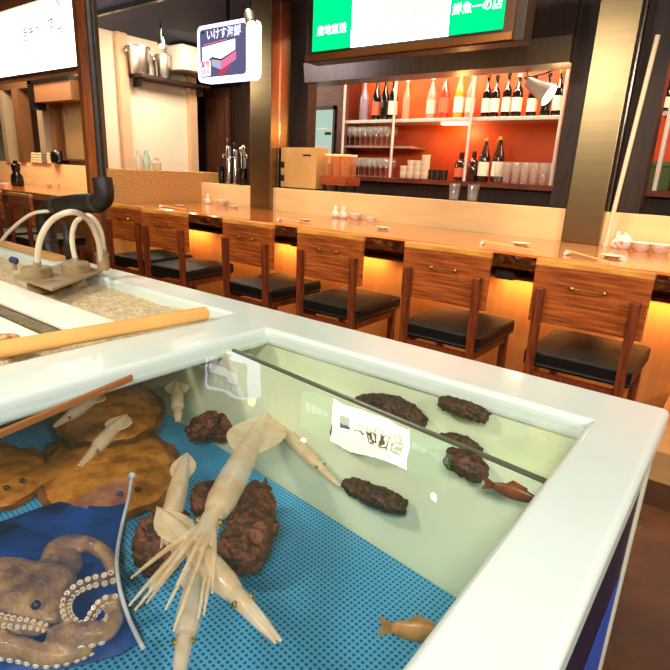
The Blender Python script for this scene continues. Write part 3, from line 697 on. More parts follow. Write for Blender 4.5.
def chopsticks(a, b, label):
    qa = P(*a, Z=.775); qb = P(*b, Z=.77); d = (qb-qa); L_ = d.length; an = math.atan2(d.y, d.x)
    t = thing('chopstick_pair', (qa.x, qa.y, .775), label, 'chopsticks', 'chopsticks on the counter', an)
    wd = mat('chopstick_wood', (226, 186, 120), .5)
    for s in (-1,1): MB().tube([(0, s*.005, .008), (L_, s*.003, -.007)], [.0035,.0022], 6).build('chopstick', wd, t)
    r = thing('chopstick_rest', (qa.x+.012*math.cos(an), qa.y+.012*math.sin(an), .7625), label.replace('chopsticks', 'chopstick rest').replace('pair of ', ''), 'chopstick rest', 'chopstick rests on the counter', an)
    MB().lathe([(.008,-.02),(.010,-.012),(.007,0),(.010,.012),(.008,.02)], axis=(0,1,0), c=(0,0,.008), n=10).build('rest_body', ceramic, r, smooth='auto')
soy(335, 216, 'white soy pourer at the left of the dishes behind the third chair')
soy(343, 217, 'second white soy pourer among the dishes behind the third chair')
dish(355, 217, .05, .03, 'white bowl among the dishes behind the third chair', 2)
dish(371, 219, .04, .03, 'small white bowl at the right of the dishes behind the third chair')
dish(383, 228, .045, .014, 'flat dish alone on the counter left of the nearer chairs')
soy(208, 202, 'white soy pourer on the far end of the counter')
dish(222, 203, .06, .035, 'white bowl on the far end of the counter before the column', 2)
dish(234, 207, .045, .02, 'flat white dish at the base of the left column')
chopsticks((160, 206), (185, 209), 'pair of chopsticks on the far end of the counter'); dish(180, 205.5, .045, .012, 'flat dish beside the far chopsticks')
chopsticks((278, 219), (312, 223), 'pair of chopsticks behind the fourth chair'); dish(305, 220, .05, .012, 'flat dish beside the chopsticks behind the fourth chair')
chopsticks((481, 242), (534, 250), 'pair of chopsticks behind the second chair from the right'); dish(521, 243.5, .055, .012, 'flat dish beside the chopsticks behind the second chair')
chopsticks((566, 252), (612, 262), 'pair of chopsticks behind the nearest chair'); dish(612, 256, .055, .012, 'flat dish beside the chopsticks behind the nearest chair')
soy(616, 246, 'white soy pourer right of the leaning white pipe')
q = on_counter(623, 246)
t = thing('sauce_pot', (q.x, q.y, .7625), 'round pale sauce pot right of the leaning white pipe', 'pot')
MB().lathe([(.03,0),(.048,.02),(.05,.045),(.03,.07),(.012,.078),(.012,.09),(.004,.092)], n=18).build('pot_body', mat('pot_glaze', (226, 220, 216), .2, coat=.5), t, smooth='auto'); MB().tube([(0,-.045,.035),(0,-.068,.055)], [.010,.005]).build('spout', ceramic, t, smooth=True)
dish(641, 248, .06, .03, 'white bowl right of the round sauce pot', 2)
dish(660, 249, .06, .03, 'white bowl at the right picture edge', 3 if False else 2)

# ------------------------------------------------------------------ the fish tank
RZ, WZ, FZ = .68, .66, .373      # rim top, water, mat top
tk = thing('fish_tank', (-1.3, .35, 0), 'big pale aqua fish tank with two compartments and wide rounded rim', 'tank')
ox, oy = -1.3, .35
xs = [-3.08, -2.93, -1.204, -1.012, -.169, -.056]; ys = [-.47, -.30, 1.028, 1.07, 1.204]
holes = {(1,1),(1,2),(3,1)}
me = MB(); vt = {}
for i, x in enumerate(xs):
    for j, y in enumerate(ys): vt[i,j] = me.b.verts.new((x-ox, y-oy, RZ))
fs = [me.b.faces.new((vt[i,j],vt[i+1,j],vt[i+1,j+1],vt[i,j+1])) for i in range(5) for j in range(4) if (i,j) not in holes]
ex = bmesh.ops.extrude_face_region(me.b, geom=fs)
for g in ex['geom']:
    if isinstance(g, bmesh.types.BMVert): g.co.z -= .052
for v in [v for v in me.b.verts if not v.link_faces]: me.b.verts.remove(v)
rim = me.build('rim', frp, tk, bevel=.013, seg=4)
# inner walls: an overflow weir runs slightly askew in front of the far wall
def wy(x): return .764 - .108*x
def slab_on_weir(x0, x1, d0, d1, z0, z1):
    return [(x0-ox,wy(x0)+d0-oy,z0),(x1-ox,wy(x1)+d0-oy,z0),(x1-ox,wy(x1)+d1-oy,z0),(x0-ox,wy(x0)+d1-oy,z0),
            (x0-ox,wy(x0)+d0-oy,z1),(x1-ox,wy(x1)+d0-oy,z1),(x1-ox,wy(x1)+d1-oy,z1),(x0-ox,wy(x0)+d1-oy,z1)]
MB().hull8(slab_on_weir(-.145, -1.07, 0, .012, .34, WZ-.004)).build('weir_wall', mint, tk)
MB().hull8(slab_on_weir(-1.07, -2.0, 0, .012, .34, .575)).build('weir_wall', mint, tk)
MB().hull8(slab_on_weir(-.145, -.98, .002, .010, WZ-.004, WZ+.0025)).build('weir_edge', mat('dark_seal', (84, 92, 74), .3), tk)
MB().prism([(-.145-ox,wy(-.145)+.012-oy,.50),(-1.20-ox,wy(-1.20)+.012-oy,.50),(-1.20-ox,1.034-oy,.50),(-.145-ox,1.034-oy,.50)], (0,0,.04)).build('channel_floor', mint, tk)
boxo('far_wall', (-1.20-ox, 1.034-oy, .33), (-.145-ox, 1.046-oy, RZ-.03), mint, tk)
boxo('far_wall', (-2.05-ox, 1.034-oy, .33), (-1.20-ox, 1.046-oy, .575), mint, tk)
MB().hull8([(-.985-ox+.108*0, -.33-oy, WZ-.03),(-.973-ox,-.33-oy,WZ-.03),(-1.06-ox,1.03-oy,WZ-.03),(-1.072-ox,1.03-oy,WZ-.03),
            (-.985-ox,-.33-oy,RZ-.03),(-.973-ox,-.33-oy,RZ-.03),(-1.06-ox,1.03-oy,RZ-.03),(-1.072-ox,1.03-oy,RZ-.03)]).build('divider_lip', mat('lip_fibreglass', (168, 160, 116), .4), tk)
def lipx(y): return -.845 - .24*y
MB().hull8([(lipx(-.3)-ox-.005,-.3-oy,WZ-.008),(lipx(-.3)-ox,-.3-oy,WZ-.008),(lipx(.60)-ox,.60-oy,WZ-.008),(lipx(.60)-ox-.005,.60-oy,WZ-.008),
            (lipx(-.3)-ox-.005,-.3-oy,WZ+.003),(lipx(-.3)-ox,-.3-oy,WZ+.003),(lipx(.60)-ox,.60-oy,WZ+.003),(lipx(.60)-ox-.005,.60-oy,WZ+.006)]).build('lip_strip', mat('lip_edge', (150, 92, 46), .4), tk)
boxo('right_wall', (-.157-ox, -.335-oy, .33), (-.145-ox, 1.04-oy, RZ-.03), mint, tk)
boxo('left_wall', (-2.08-ox, -.335-oy, .33), (-2.065-ox, 1.06-oy, .575), mint, tk)
boxo('near_wall', (-2.08-ox, -.335-oy, .33), (-.145-ox, -.32-oy, RZ-.03), mint, tk)
boxo('tank_floor', (-2.08-ox, -.335-oy, .30), (-.145-ox, 1.06-oy, .345), mint, tk)
# outside: corner posts, side panel, rails
for x, y in ((-.065, 1.196), (-.065, -.46), (-3.07, 1.196), (-3.07, -.46)):
    sx_ = -1 if x > -1 else 1; sy_ = -1 if y > 0 else 1
    boxo('corner_post', (min(x, x+sx_*.055)-ox, min(y, y+sy_*.028)-oy, 0), (max(x, x+sx_*.055)-ox, max(y, y+sy_*.028)-oy, RZ-.05), frp_body, tk, bevel=.006)
boxo('side_panel', (-.082-ox, -.43-oy, .30), (-.072-ox, 1.166-oy, RZ-.05), mat('navy_panel', (16, 24, 56), .4), tk)
for z0, z1 in ((.155, .295), (.01, .150)): boxo('lower_side_board', (-.084-ox, -.43-oy, z0), (-.071-ox, 1.166-oy, z1), mat('blue_panel', (40, 84, 190), .4, var=.12, scale=12), tk)
boxo('back_panel', (-3.02-ox, 1.186-oy, 0), (-.11-ox, 1.196-oy, RZ-.05), frp_body, tk)
boxo('sand_tray', (-3.02-ox, -.40-oy, .58), (-1.225-ox, 1.15-oy, .62), frp_body, tk)

# mat on the tank floor
mm = bpy.data.materials.new('perforated_blue_mat'); mm.use_nodes = True; N = mm.node_tree.nodes; L = mm.node_tree.links; b_ = N['Principled BSDF']
tc = N.new('ShaderNodeTexCoord'); vo = N.new('ShaderNodeVectorMath'); vo.operation = 'MULTIPLY'; vo.inputs[1].default_value = (105, 105, 0)
ro = N.new('ShaderNodeVectorRotate'); ro.inputs['Angle'].default_value = .12
L.new(tc.outputs['Object'], ro.inputs['Vector']); L.new(ro.outputs[0], vo.inputs[0])
fr = N.new('ShaderNodeVectorMath'); fr.operation = 'FRACTION'; L.new(vo.outputs[0], fr.inputs[0])
ds = N.new('ShaderNodeVectorMath'); ds.operation = 'DISTANCE'; ds.inputs[1].default_value = (.5,.5,0); L.new(fr.outputs[0], ds.inputs[0])
cr = N.new('ShaderNodeValToRGB'); cr.color_ramp.elements[0].position = .26; cr.color_ramp.elements[1].position = .36
cr.color_ramp.elements[0].color = lin((16, 76, 126)); cr.color_ramp.elements[1].color = lin((72, 160, 202))
L.new(ds.outputs['Value'], cr.inputs[0]); L.new(cr.outputs[0], b_.inputs['Base Color']); b_.inputs['Roughness'].default_value = .5
MB().prism([(-.160,-.315,0),(-.160,wy(-.160)-.010,0),(-2.06,wy(-2.06)-.010,0),(-2.06,-.315,0)], (0,0,.018)).build('floor_mat', mm, None, loc=(0,0,FZ-.018))
tag(bpy.data.objects['floor_mat'], 'blue perforated mat covering the bottom of the tank', 'mat')
wmb = MB(); wmb.b.faces.new([wmb.b.verts.new(v) for v in [(-.158,-.319,0),(-.158,1.033,0),(-1.062,1.033,0),(-.972,-.319,0)]])
wo = wmb.build('tank_water', sheer('tank_water', (150, 176, 130), .025, .012, ior=1.62, bump=.04, bscale=8), None, loc=(0,0,WZ))
tag(wo, 'clear still water filling the main tank compartment', 'water', kind='stuff')

# sand compartment
me = MB(); gx, gy = 70, 60; gv = {}
for i in range(gx+1):
    for j in range(gy+1):
        x = -2.93 + 1.70*i/gx; y = -.30 + 1.37*j/gy
        z = .645 + .010*mnoise.noise(Vector((x*7, y*7, 0))) + .006*mnoise.noise(Vector((x*22, y*22, 5)))
        gv[i,j] = me.b.verts.new((x, y, z))
for i in range(gx):
    for j in range(gy): me.b.faces.new((gv[i,j],gv[i+1,j],gv[i+1,j+1],gv[i,j+1]))
so = me.build('sand_bed', mat('wet_sand', (240, 222, 182), .6, col2=(206, 182, 138), scale=60, bump=.8, bscale=120, detail=8), None, smooth=True)
tag(so, 'coarse wet sand filling the left tank compartment', 'sand', kind='stuff')
for (x0, x1, y0, y1, lb) in ((-2.6, -1.347, .665, .793, 'long white board on the sand, behind the dark slot'), (-2.6, -1.336, .366, .593, 'white board on the sand nearest the wooden pole')):
    o = MB().box((x0,y0,.656),(x1,y1,.672)).build('white_board', mat('white_board', (244, 240, 226), .4), None, bevel=.005, seg=3); tag(o, lb, 'board', 'white boards on the sand')
o = MB().box((-2.6,.61,.656),(-1.36,.652,.665)).build('dark_slot_fill', mat('dark_slot_fill', (112, 100, 70), .5, var=.3, scale=40), None, bevel=.004); tag(o, 'narrow grey-brown fill for the dark slot between the two white boards', 'strip')  # added dark strip stands in for the open sandy slot
a, b = P(207, 315, Z=RZ+.013), P(-60, 363, Z=RZ+.013)
d = (a-b).normalized(); L_ = (a-b).length
t = thing('wooden_pole', (b.x, b.y, RZ+.019), 'pale round wooden pole lying along the divider rim', 'pole')
MB().lathe([(.012,0),(.0195,.006),(.0195,L_-.006),(.012,L_)], axis=(d.x,d.y,0), n=20).build('pole_body', mat('pole_wood', (226, 170, 96), .5, var=.08, scale=6), t, smooth='auto')
MB().lathe([(.0115,L_-.001),(.0115,L_+.001)], axis=(d.x,d.y,0), n=16).build('pole_end_grain', mat('pole_end', (206, 150, 84), .6), t)
for k, (px, py, s) in enumerate(((3,341,.028),(10,338,.022),(16,346,.026),(6,350,.024),(23,341,.018),(-4,346,.026))):
    q = P(px, py, Z=RZ-.004)
    t = thing('clam_shell', (q.x, q.y, .672), ('clam in the middle of the small clam group on the white board', 'clam at the back of the small clam group', 'clam nearest the wooden pole on the white board', 'front left clam on the white board', 'smallest clam, at the right of the clam group', 'leftmost clam of the group on the white board')[k], 'shell', 'clams on the white board', k*1.1)
    MB().ball((0,0,s*.3), (s, s*.75, s*.32), 12, 8).build('lower_shell', mat('clam', (176, 122, 70), .4, var=.4, scale=60), t, smooth=True)
    MB().ball((-s*.1,0,s*.46), (s*.85, s*.62, s*.28), 12, 8).build('upper_shell', mat('clam_top', (206, 168, 120), .4, var=.4, scale=70), t, smooth=True)

# pump plate with caps, tubes and black pipe
t = thing('pump_plate', (-2.22, 1.01, RZ), 'tan plastic plate with two round pump caps at the tank corner', 'plate')
tan = mat('tan_plastic', (150, 128, 94), .5, var=.1, scale=12)
pl = [P(13,277,Z=RZ+.02), P(52,290,Z=RZ+.02), P(103,271,Z=RZ+.02), P(70,262,Z=RZ+.02)]
MB().prism([(p.x+2.22, p.y-1.01, .014) for p in pl], (0,0,.010)).build('plate_board', tan, t, bevel=.004)
for px, py in ((37,275),(76,270)):
    q = P(px, py, Z=RZ+.03); c = (q.x+2.22, q.y-1.01, .024)
    cp = MB().lathe([(.048,0),(.05,.006),(.05,.03),(.044,.036),(.001,.036)], c=c, n=24).build('pump_cap', tan, t, smooth='auto')
    MB().lathe([(.034,-.055),(.034,0)], c=c, n=20).build('pump_neck', tan, cp, smooth='auto')
wtube = sheer('milky_tube', (226, 214, 190), .72, .15, ior=1.45)
def hosefit(pts, n=24):
    pts = [Vector(p) for p in pts]; out = []
    for i in range(len(pts)-1):
        p0, p1, p2, p3 = pts[max(i-1,0)], pts[i], pts[i+1], pts[min(i+2,len(pts)-1)]
        for k in range(8):
            u = k/8; out.append(.5*((2*p1)+(-p0+p2)*u+(2*p0-5*p1+4*p2-p3)*u*u+(-p0+3*p1-3*p2+p3)*u**3))
    out.append(pts[-1]); return out
def hose(pix, r, m, label, name='clear_hose', cat='hose', grp=None):
    pts = [P(x, y, Y=Y) for x, y, Y in pix]
    o = thing(name, pts[0], label, cat, grp)
    MB().tube([p-pts[0] for p in hosefit(pts)], r, 12).build('hose_wall', m, o, smooth='auto')
    MB().tube([p-pts[0] for p in hosefit(pts)[:3]], r*1.25, 12).build('hose_collar', tan, o, smooth='auto')
    return o
yc1, yc2 = P(37,270,Z=RZ+.065).y, P(76,266,Z=RZ+.065).y
hose([(37,266,yc1),(40,240,yc1),(52,220,yc1+.03),(72,212,yc1+.06),(88,220,yc2+.03),(98,240,yc2+.08),(101,262,yc2+.10)], .0098, wtube, 'milky hose arching from the left pump cap to the right', grp='milky hoses')
hose([(76,262,yc2),(72,240,yc2),(76,222,yc2+.02),(90,216,yc2+.05),(101,232,yc2+.09),(104,258,yc2+.12)], .0088, wtube, 'thinner milky hose arching from the right pump cap', grp='milky hoses')
hose([(-14,268,1.12),(0,243,1.12),(14,227,1.14),(32,214,1.19),(50,211,1.25)], .0088, wtube, 'milky hose entering at the left picture edge', grp='milky hoses')
bp = [P(56,268,Y=1.28), P(48,240,Y=1.28), P(46,214,Y=1.28), P(58,206,Y=1.28), P(80,203,Y=1.29), P(97,203,Y=1.30), P(104,196,Y=1.30), P(102,178,Y=1.30), P(97,100,Y=1.30), P(89,-10,Y=1.30), P(84,-90,Y=1.30)]
bpt = thing('insulated_pipe', (bp[0].x, bp[0].y, 0), 'thick black insulated pipe bending up behind the pump plate', 'pipe')
org = Vector((bp[0].x, bp[0].y, 0))
MB().tube([p-org for p in hosefit(bp[:8])], .042, 14).build('pipe_lower', black_rubber, bpt, smooth='auto')
top = bp[7].copy(); top2 = Vector((top.x, top.y, CEIL))
MB().tube([top-org-Vector((0,0,.02)), top2-org], .016, 14).build('pipe_riser', black_rubber, bpt, smooth='auto')
MB().tube([bp[0]-org, Vector((bp[0].x, bp[0].y, .0))-org], .034, 14).build('pipe_drop', black_rubber, bpt, smooth='auto')
for i in (1, 3, 5):
    v = (bp[i+1]-bp[i]).normalized(); MB().lathe([(.044,-.014),(.0455,-.009),(.0455,.009),(.044,.014)], c=bp[i]-org, axis=v, n=16).build('pipe_tape', mat('tape', (58,48,40), .5), bpt, smooth='auto')
hose([(66,262,1.17),(68,240,1.17),(64,225,1.19)], .018, black_rubber, 'short black hose beside the insulated pipe', 'black_hose')
t = thing('grey_pipe_fitting', P(103,262,Y=yc2+.11), 'grey pipe socket where the milky hoses end', 'fitting')
MB().lathe([(.020,-.03),(.022,0),(.022,.03),(.018,.032),(.018,.055)], n=16).build('socket', tan, t, smooth='auto'); MB().lathe([(.025,.022),(.025,.034)], n=16).build('socket_ring', mat('fitting_grey', (130,118,98), .5), t, smooth='auto')
q = P(14, 262, Z=RZ+.035); t = thing('valve', q, 'small dark blue valve knob at the left edge of the tank', 'valve')
blu = mat('valve_blue', (44, 48, 120), .35)
for s in (-1, 1): MB().ball((s*.013, 0, .006), (.016,.012,.014)).build('valve_wing', blu, t, smooth=True)
MB().lathe([(.008,-.03),(.008,.004)], n=10).build('valve_stem', tan, t, smooth='auto')
boxo('wood_strip', (-3.07, 1.10, RZ+.001), (-2.36, 1.15, RZ+.02), mat('strip_wood', (196, 146, 84), .5), None, bevel=.003); tag(bpy.data.objects['wood_strip'], 'thin tan wooden strip on the far rim at the left edge', 'strip')

# ------------------------------------------------------------------ animals in the tank
# flounders
fl_m = mat('flounder_skin', (206, 138, 52), .45, col2=(150, 88, 30), scale=26, bump=.25, bscale=60, detail=6)
fin_m = mat('flounder_fin', (112, 68, 30), .5, var=.35, scale=40)
def flounder(c, L, W, rz, z, label, tilt=0):
    t = thing('flounder', (c.x, c.y, z), label, 'fish', 'flatfish on the mat', rz)
    me = MB(); n = 48; R_ = 8; rings = []
    def outline(a):
        x = math.cos(a); y = math.sin(a)
        wdt = W*.5*(abs(y)**.95)*(1 if y >= 0 else -1)*(1 + .12*x)
        return Vector((L*.5*x, wdt, 0))
    for r in range(R_):
        f = 1 - r/R_; h = .030*(1-f**2.2)
        rings.append([me.b.verts.new(outline(2*PI*k/n)*f + Vector((0,0,h+.004))) for k in range(n)])
    topc = me.b.verts.new((0,0,.035))
    for a, b in zip(rings, rings[1:]):
        for k in range(n): me.b.faces.new((a[k],a[(k+1)%n],b[(k+1)%n],b[k]))
    for k in range(n): me.b.faces.new((rings[-1][k], rings[-1][(k+1)%n], topc))
    base = [me.b.verts.new(v.co - Vector((0,0,.006))) for v in rings[0]]
    for k in range(n): me.b.faces.new((base[k], base[(k+1)%n], rings[0][(k+1)%n], rings[0][k]))
    me.b.faces.new(list(reversed(base)))
    # tail peduncle joins the same body
    bd = me.build('fish_body', fl_m, t, smooth=True)
    me = MB(); ra = []; rb = []; n2 = 90
    for k in range(n2):
        a = 2*PI*k/n2; o_ = outline(a); ra.append(me.b.verts.new(o_*.97+Vector((0,0,.005))))
        rb.append(me.b.verts.new(o_*(1.10+.012*(k%2)) + Vector((0,0,.004+.006*math.sin(k*.9)))))
    for k in range(n2): me.b.faces.new((ra[k],ra[(k+1)%n2],rb[(k+1)%n2],rb[k]))
    me.build('fringe_fin', fin_m, t, smooth=True)
    tl = MB(); tl.prism([(-L*.5,-.02,.004),(-L*.5,.02,.004),(-L*.62,.055,.004),(-L*.655,.0,.004),(-L*.62,-.055,.004)], (0,0,.008)); tl.build('tail_fin', fin_m, t)
    for s in (-1,1): MB().ball((L*.40, s*.018+.01, .026), .006, 10, 6).build('eye', mat('fish_eye', (60,44,24), .2), t, smooth=True)
    return t
c = P(108, 458, Z=FZ+.02); flounder(c, .46, .30, -.35, FZ+.001, 'large orange-brown flounder in the middle of the flatfish group')
c = P(-26, 470, Z=FZ+.02); flounder(c, .36, .27, .15, FZ+.001, 'orange-brown flounder cut by the left picture edge')
c = P(112, 404, Z=FZ+.05); flounder(c, .44, .265, -.55, FZ+.034, 'darker flounder lying behind the large one under the divider')
# knobbly red sea cucumbers and the warty ones on the wall
rs_m = mat('red_sea_cucumber_skin', (112, 60, 36), .5, col2=(48, 22, 14), scale=34, bump=.6, bscale=70)
bs_m = mat('brown_sea_cucumber_skin', (74, 48, 28), .5, col2=(40, 24, 14), scale=40, bump=.5, bscale=80)
def lumpy(name, pts, r, label, m, grp, seed, amp=.25, spikes=False):
    pts = [Vector(p) for p in pts]; o0 = pts[0].copy()
    sp = hosefit(pts); k_ = len(sp)
    rr_ = [r*(.45+.55*math.sin(PI*min(max(i/(k_-1),.04),.96))**.5) for i in range(k_)]
    o = MB().tube([p-o0 for p in sp], rr_, 26).build(name, m, None, smooth=True, loc=o0)
    md = o.modifiers.new('r','REMESH'); md.mode = 'VOXEL'; md.voxel_size = r*.11; md.use_smooth_shade = True
    apply_mods(o)
    for v in o.data.vertices:
        nv = Vector(v.normal); q = v.co/r
        d = amp*r*(mnoise.noise(q*1.8+Vector((seed,0,0))) + .5*mnoise.noise(q*4.5+Vector((0,seed,0))))
        if spikes:
            s_ = mnoise.noise(q*5+Vector((seed,seed,0))); d += .22*r*max(0, s_-.2)
        v.co += nv*d
    for p in o.data.polygons: p.use_smooth = True
    tag(o, label, 'sea cucumber', grp); return o
def on_floor(px, py, h): return P(px, py, Z=FZ+h)
lumpy('sea_cucumber', [on_floor(192,436,.05), on_floor(206,426,.06), on_floor(222,428,.06), on_floor(231,434,.05)], .036, 'small red-brown knobbly sea cucumber on the far edge of the mat', rs_m, 'red sea cucumbers', 3, .35)
lumpy('sea_cucumber', [on_floor(258,492,.05), on_floor(254,520,.06), on_floor(244,548,.055), on_floor(228,562,.05)], .044, 'large red-brown sea cucumber right of the crossing squid', rs_m, 'red sea cucumbers', 9, .35)
lumpy('sea_cucumber', [on_floor(178,515,.05), on_floor(160,532,.055), on_floor(157,552,.05), on_floor(166,566,.045)], .040, 'curled red-brown sea cucumber left of the crossing squid', rs_m, 'red sea cucumbers', 14, .35)
lumpy('sea_cucumber', [on_floor(194,496,.05), on_floor(220,500,.05), on_floor(244,492,.05)], .038, 'red-brown sea cucumber lying behind the crossing squid', rs_m, 'red sea cucumbers', 21, .35)
def on_weir(px, py, off):
    d_ = (px-335)*RGT - (py-335)*UPV + F_PX*FWD
    return Vector((0,0,H)) + d_*((.764-off)/(d_.y+.108*d_.x))
for k, (pp, r, far, lb) in enumerate(((((346,484),(375,496),(404,508)), .021, 0, 'warty brown sea cucumber low on the mint wall below the sign reflection'),
     (((334,430),(358,441),(384,444)), .020, 0, 'brown sea cucumber just under the waterline below the sign reflection'),
     (((356,404),(382,405),(404,412),(424,426)), .027, 1, 'long dark sea cucumber on the far tank wall beyond the dark edge line'),
     (((448,456),(466,464),(484,476)), .022, 0, 'stubby dark sea cucumber just under the waterline near the right corner'),
     (((440,402),(462,408),(488,418)), .019, 1, 'slim brown sea cucumber high on the far wall near the right corner'),
     (((440,438),(462,444),(480,454)), .019, 1, 'dark sea cucumber low on the far wall right of the green reflection'))):
    pts_ = [P(x, y, Y=1.034-r*.95) if far else on_weir(x, y, r*.95) for x, y in pp]
    lumpy('sea_cucumber', pts_, r, lb, bs_m, 'brown sea cucumbers on the tank walls', 30+k*3, .22, True)

# squid
sq_m = bpy.data.materials.new('squid_skin'); sq_m.use_nodes = True; nt = sq_m.node_tree; b_ = nt.nodes['Principled BSDF']
b_.inputs['Base Color'].default_value = lin((214, 190, 150)); b_.inputs['Roughness'].default_value = .3; b_.inputs['Coat Weight'].default_value = .4
n_ = nt.nodes.new('ShaderNodeTexNoise'); n_.inputs['Scale'].default_value = 26; r_ = nt.nodes.new('ShaderNodeValToRGB')
tc_ = nt.nodes.new('ShaderNodeTexCoord'); nt.links.new(tc_.outputs['Object'], n_.inputs['Vector'])
r_.color_ramp.elements[0].position = .35; r_.color_ramp.elements[1].position = .6; r_.color_ramp.elements[0].color = lin((216, 186, 140)); r_.color_ramp.elements[1].color = lin((230, 212, 176))
nt.links.new(n_.outputs[0], r_.inputs[0]); nt.links.new(r_.outputs[0], b_.inputs['Base Color'])
b_.inputs['Alpha'].default_value = .5; b_.inputs['Subsurface Weight'].default_value = .0
eye_g = mat('squid_eye', (120, 104, 40), .2, metal=.3)
def squid(tail, head, label, width, arms=True, fan=.35, arm_len=.3, finw=1.0):
    """tail and head end: world points; head is where the arm tips end"""
    tail, head = Vector(tail), Vector(head); ax = head - tail; Lg = ax.length; ax.normalize()
    t = thing('squid', tail, label, 'squid', 'squid swimming in the tank')
    side = ax.cross(Vector((0,0,1))).normalized(); up = side.cross(ax).normalized()
    Rm = Matrix((ax, side, up)).transposed()
    t.rotation_euler = Rm.to_euler()
    ml = Lg*(1-arm_len) if arms else Lg; r = width/2
    me = MB()
    hl = .13*Lg
    prof = [(r*.06,0),(r*.30,ml*.08),(r*.62,ml*.22),(r*.90,ml*.45),(r,ml*.65),(r*.95,ml*.80),(r*.78,ml*.86),(r*.62,ml*.88),(r*.66,ml*.93),(r*.62,ml*.98),(r*.40,ml*1.03)]
    me.lathe(prof, axis=(1,0,0), n=18)
    for s in (-1,1):   # fins at the tail
        pts = [(ml*(.02+.50*i/12), s*r*(.10+1.85*finw*math.sin(PI*min(1,(i/12)**.9))**1.25)) for i in range(13)]
        poly = [(x, y, -.0018) for x, y in pts] + [(ml*.45, 0, -.0018), (ml*.1, 0, -.0018)]
        me.prism(poly, (0,0,.0036))
    if arms:
        na = 14 if fan > .25 else 8
        for k in range(na):
            a = 2*PI*k/na; s0 = Vector((ml*.97, r*.42*math.cos(a), r*.35*math.sin(a))); ll = (Lg-ml)*(.88+.12*math.cos(k*1.7))
            if fan > .25:
                sp = fan*(Lg-ml)*(.75+.25*math.sin(k*2.3))
                p1 = s0 + Vector((ll*.5, sp*.55*math.cos(a), sp*.25*math.sin(a))); p2 = s0 + Vector((ll, sp*math.cos(a), sp*.45*math.sin(a))); ar = .23
            else:
                p1 = s0 + Vector((ll*.5, -r*.04*math.cos(a), -r*.05*math.sin(a))); p2 = Vector((ml*.97+ll, r*(.10+fan*.8)*math.cos(a), r*.12*math.sin(a))); ar = .24
            me.tube(hosefit([s0, p1, p2]), [max(.0018, r*ar*(1-.65*i/16)) for i in range(17)], 7)
    o = me.build('squid_body', sq_m, t)
    fuse(o, max(.0018, r*.085), 2); o.data.materials.clear(); o.data.materials.append(sq_m)
    for s in (-1,1):
        e = MB().ball((ml*.945, s*r*.62, r*.18), r*.24, 12, 8).build('eye', eye_g, t, smooth=True)
        MB().ball((ml*.945, s*r*.80, r*.26), r*.11, 10, 6).build('pupil', black_gloss, e, smooth=True)
    return t
def zp(px, py, z): return P(px, py, Z=z)
squid(zp(268,412,0.540), zp(158,622,0.575), 'biggest pale squid with fanned arms in the middle of the tank', 0.0542, fan=.30, arm_len=.26, finw=1.25)
squid(zp(156,506,0.549), zp(284,648,0.575), 'pale squid crossing over the big one toward the bottom right', 0.0368, fan=.12, arm_len=.20, finw=.8)
squid(zp(270,418,0.531), zp(342,488,0.505), 'slim squid right of the big one above the mint tank wall', 0.0298, fan=.1, arm_len=.22)
squid(zp(187,452,0.505), zp(163,552,0.505), 'small squid left of the big one', 0.0385, fan=.2, arm_len=.2, finw=.7)
squid(zp(198,560,0.488), zp(176,690,0.522), 'squid pointing down at the bottom picture edge', 0.0350, fan=.1, arm_len=.24, finw=.6)
squid(zp(127,414,0.531), zp(78,468,0.514), 'grey squid over the large flounder', 0.0315, fan=.2, arm_len=.22)
squid(zp(104,392,0.540), zp(52,428,0.531), 'faint squid near the divider above the flounders', 0.0298, fan=.15, arm_len=.2)
squid(zp(177,380,0.505), zp(178,424,0.488), 'short squid at the far edge left of the sign reflection', 0.0350, fan=.2, arm_len=.2)
squid(zp(246,368,0.593), zp(280,396,0.575), 'dark slim squid at the far waterline left of the green reflection', 0.0192, fan=.1, arm_len=.2)
# small fish
def small_fish(tail, head, wd, label, m):
    tail, head = Vector(tail), Vector(head); ax = head-tail; Lg = ax.length; ax.normalize()
    t = thing('small_fish', tail, label, 'fish', 'small fish in the tank'); side = ax.cross(Vector((0,0,1))).normalized(); up = side.cross(ax).normalized()
    t.rotation_euler = Matrix((ax, side, up)).transposed().to_euler()
    me = MB(); n = 16; rings = []
    for i in range(13):
        u = i/12; r = wd*.5*(math.sin(PI*min(.98, .12+u*.86))**.8); x = Lg*(.18+.82*u)
        rings.append([me.b.verts.new((x, .55*r*math.cos(2*PI*k/n), r*math.sin(2*PI*k/n))) for k in range(n)])
    for a, b in zip(rings, rings[1:]):
        for k in range(n): me.b.faces.new((a[k],a[(k+1)%n],b[(k+1)%n],b[k]))
    me.b.faces.new(rings[0]); me.b.faces.new(rings[-1]); me.build('fish_body', m, t, smooth=True)
    MB().prism([(Lg*.22,-.002,wd*.15),(0,-.002,wd*.5),(Lg*.06,-.002,0),(0,-.002,-wd*.5),(Lg*.22,-.002,-wd*.15)], (0,.004,0)).build('tail_fin', m, t)
    MB().prism([(Lg*.4,-.0015,wd*.45),(Lg*.5,-.0015,wd*.8),(Lg*.75,-.0015,wd*.55),(Lg*.75,-.0015,wd*.4)], (0,.003,0)).build('dorsal_fin', m, t)
    for s in (-1,1): MB().ball((Lg*.92, s*wd*.16, wd*.06), wd*.07, 8, 6).build('eye', black_gloss, t, smooth=True)
sf = mat('brown_fish_skin', (120, 70, 36), .35, col2=(74, 42, 22), scale=30)
small_fish(zp(482,482,.646), zp(542,502,.646), .024, 'brown fish at the right corner under the rim', sf)
small_fish(zp(378,626,.49), zp(452,636,.49), .034, 'tan fish with its tail showing at the bottom right', mat('tan_fish_skin', (186, 140, 84), .35, col2=(140, 96, 52), scale=30))

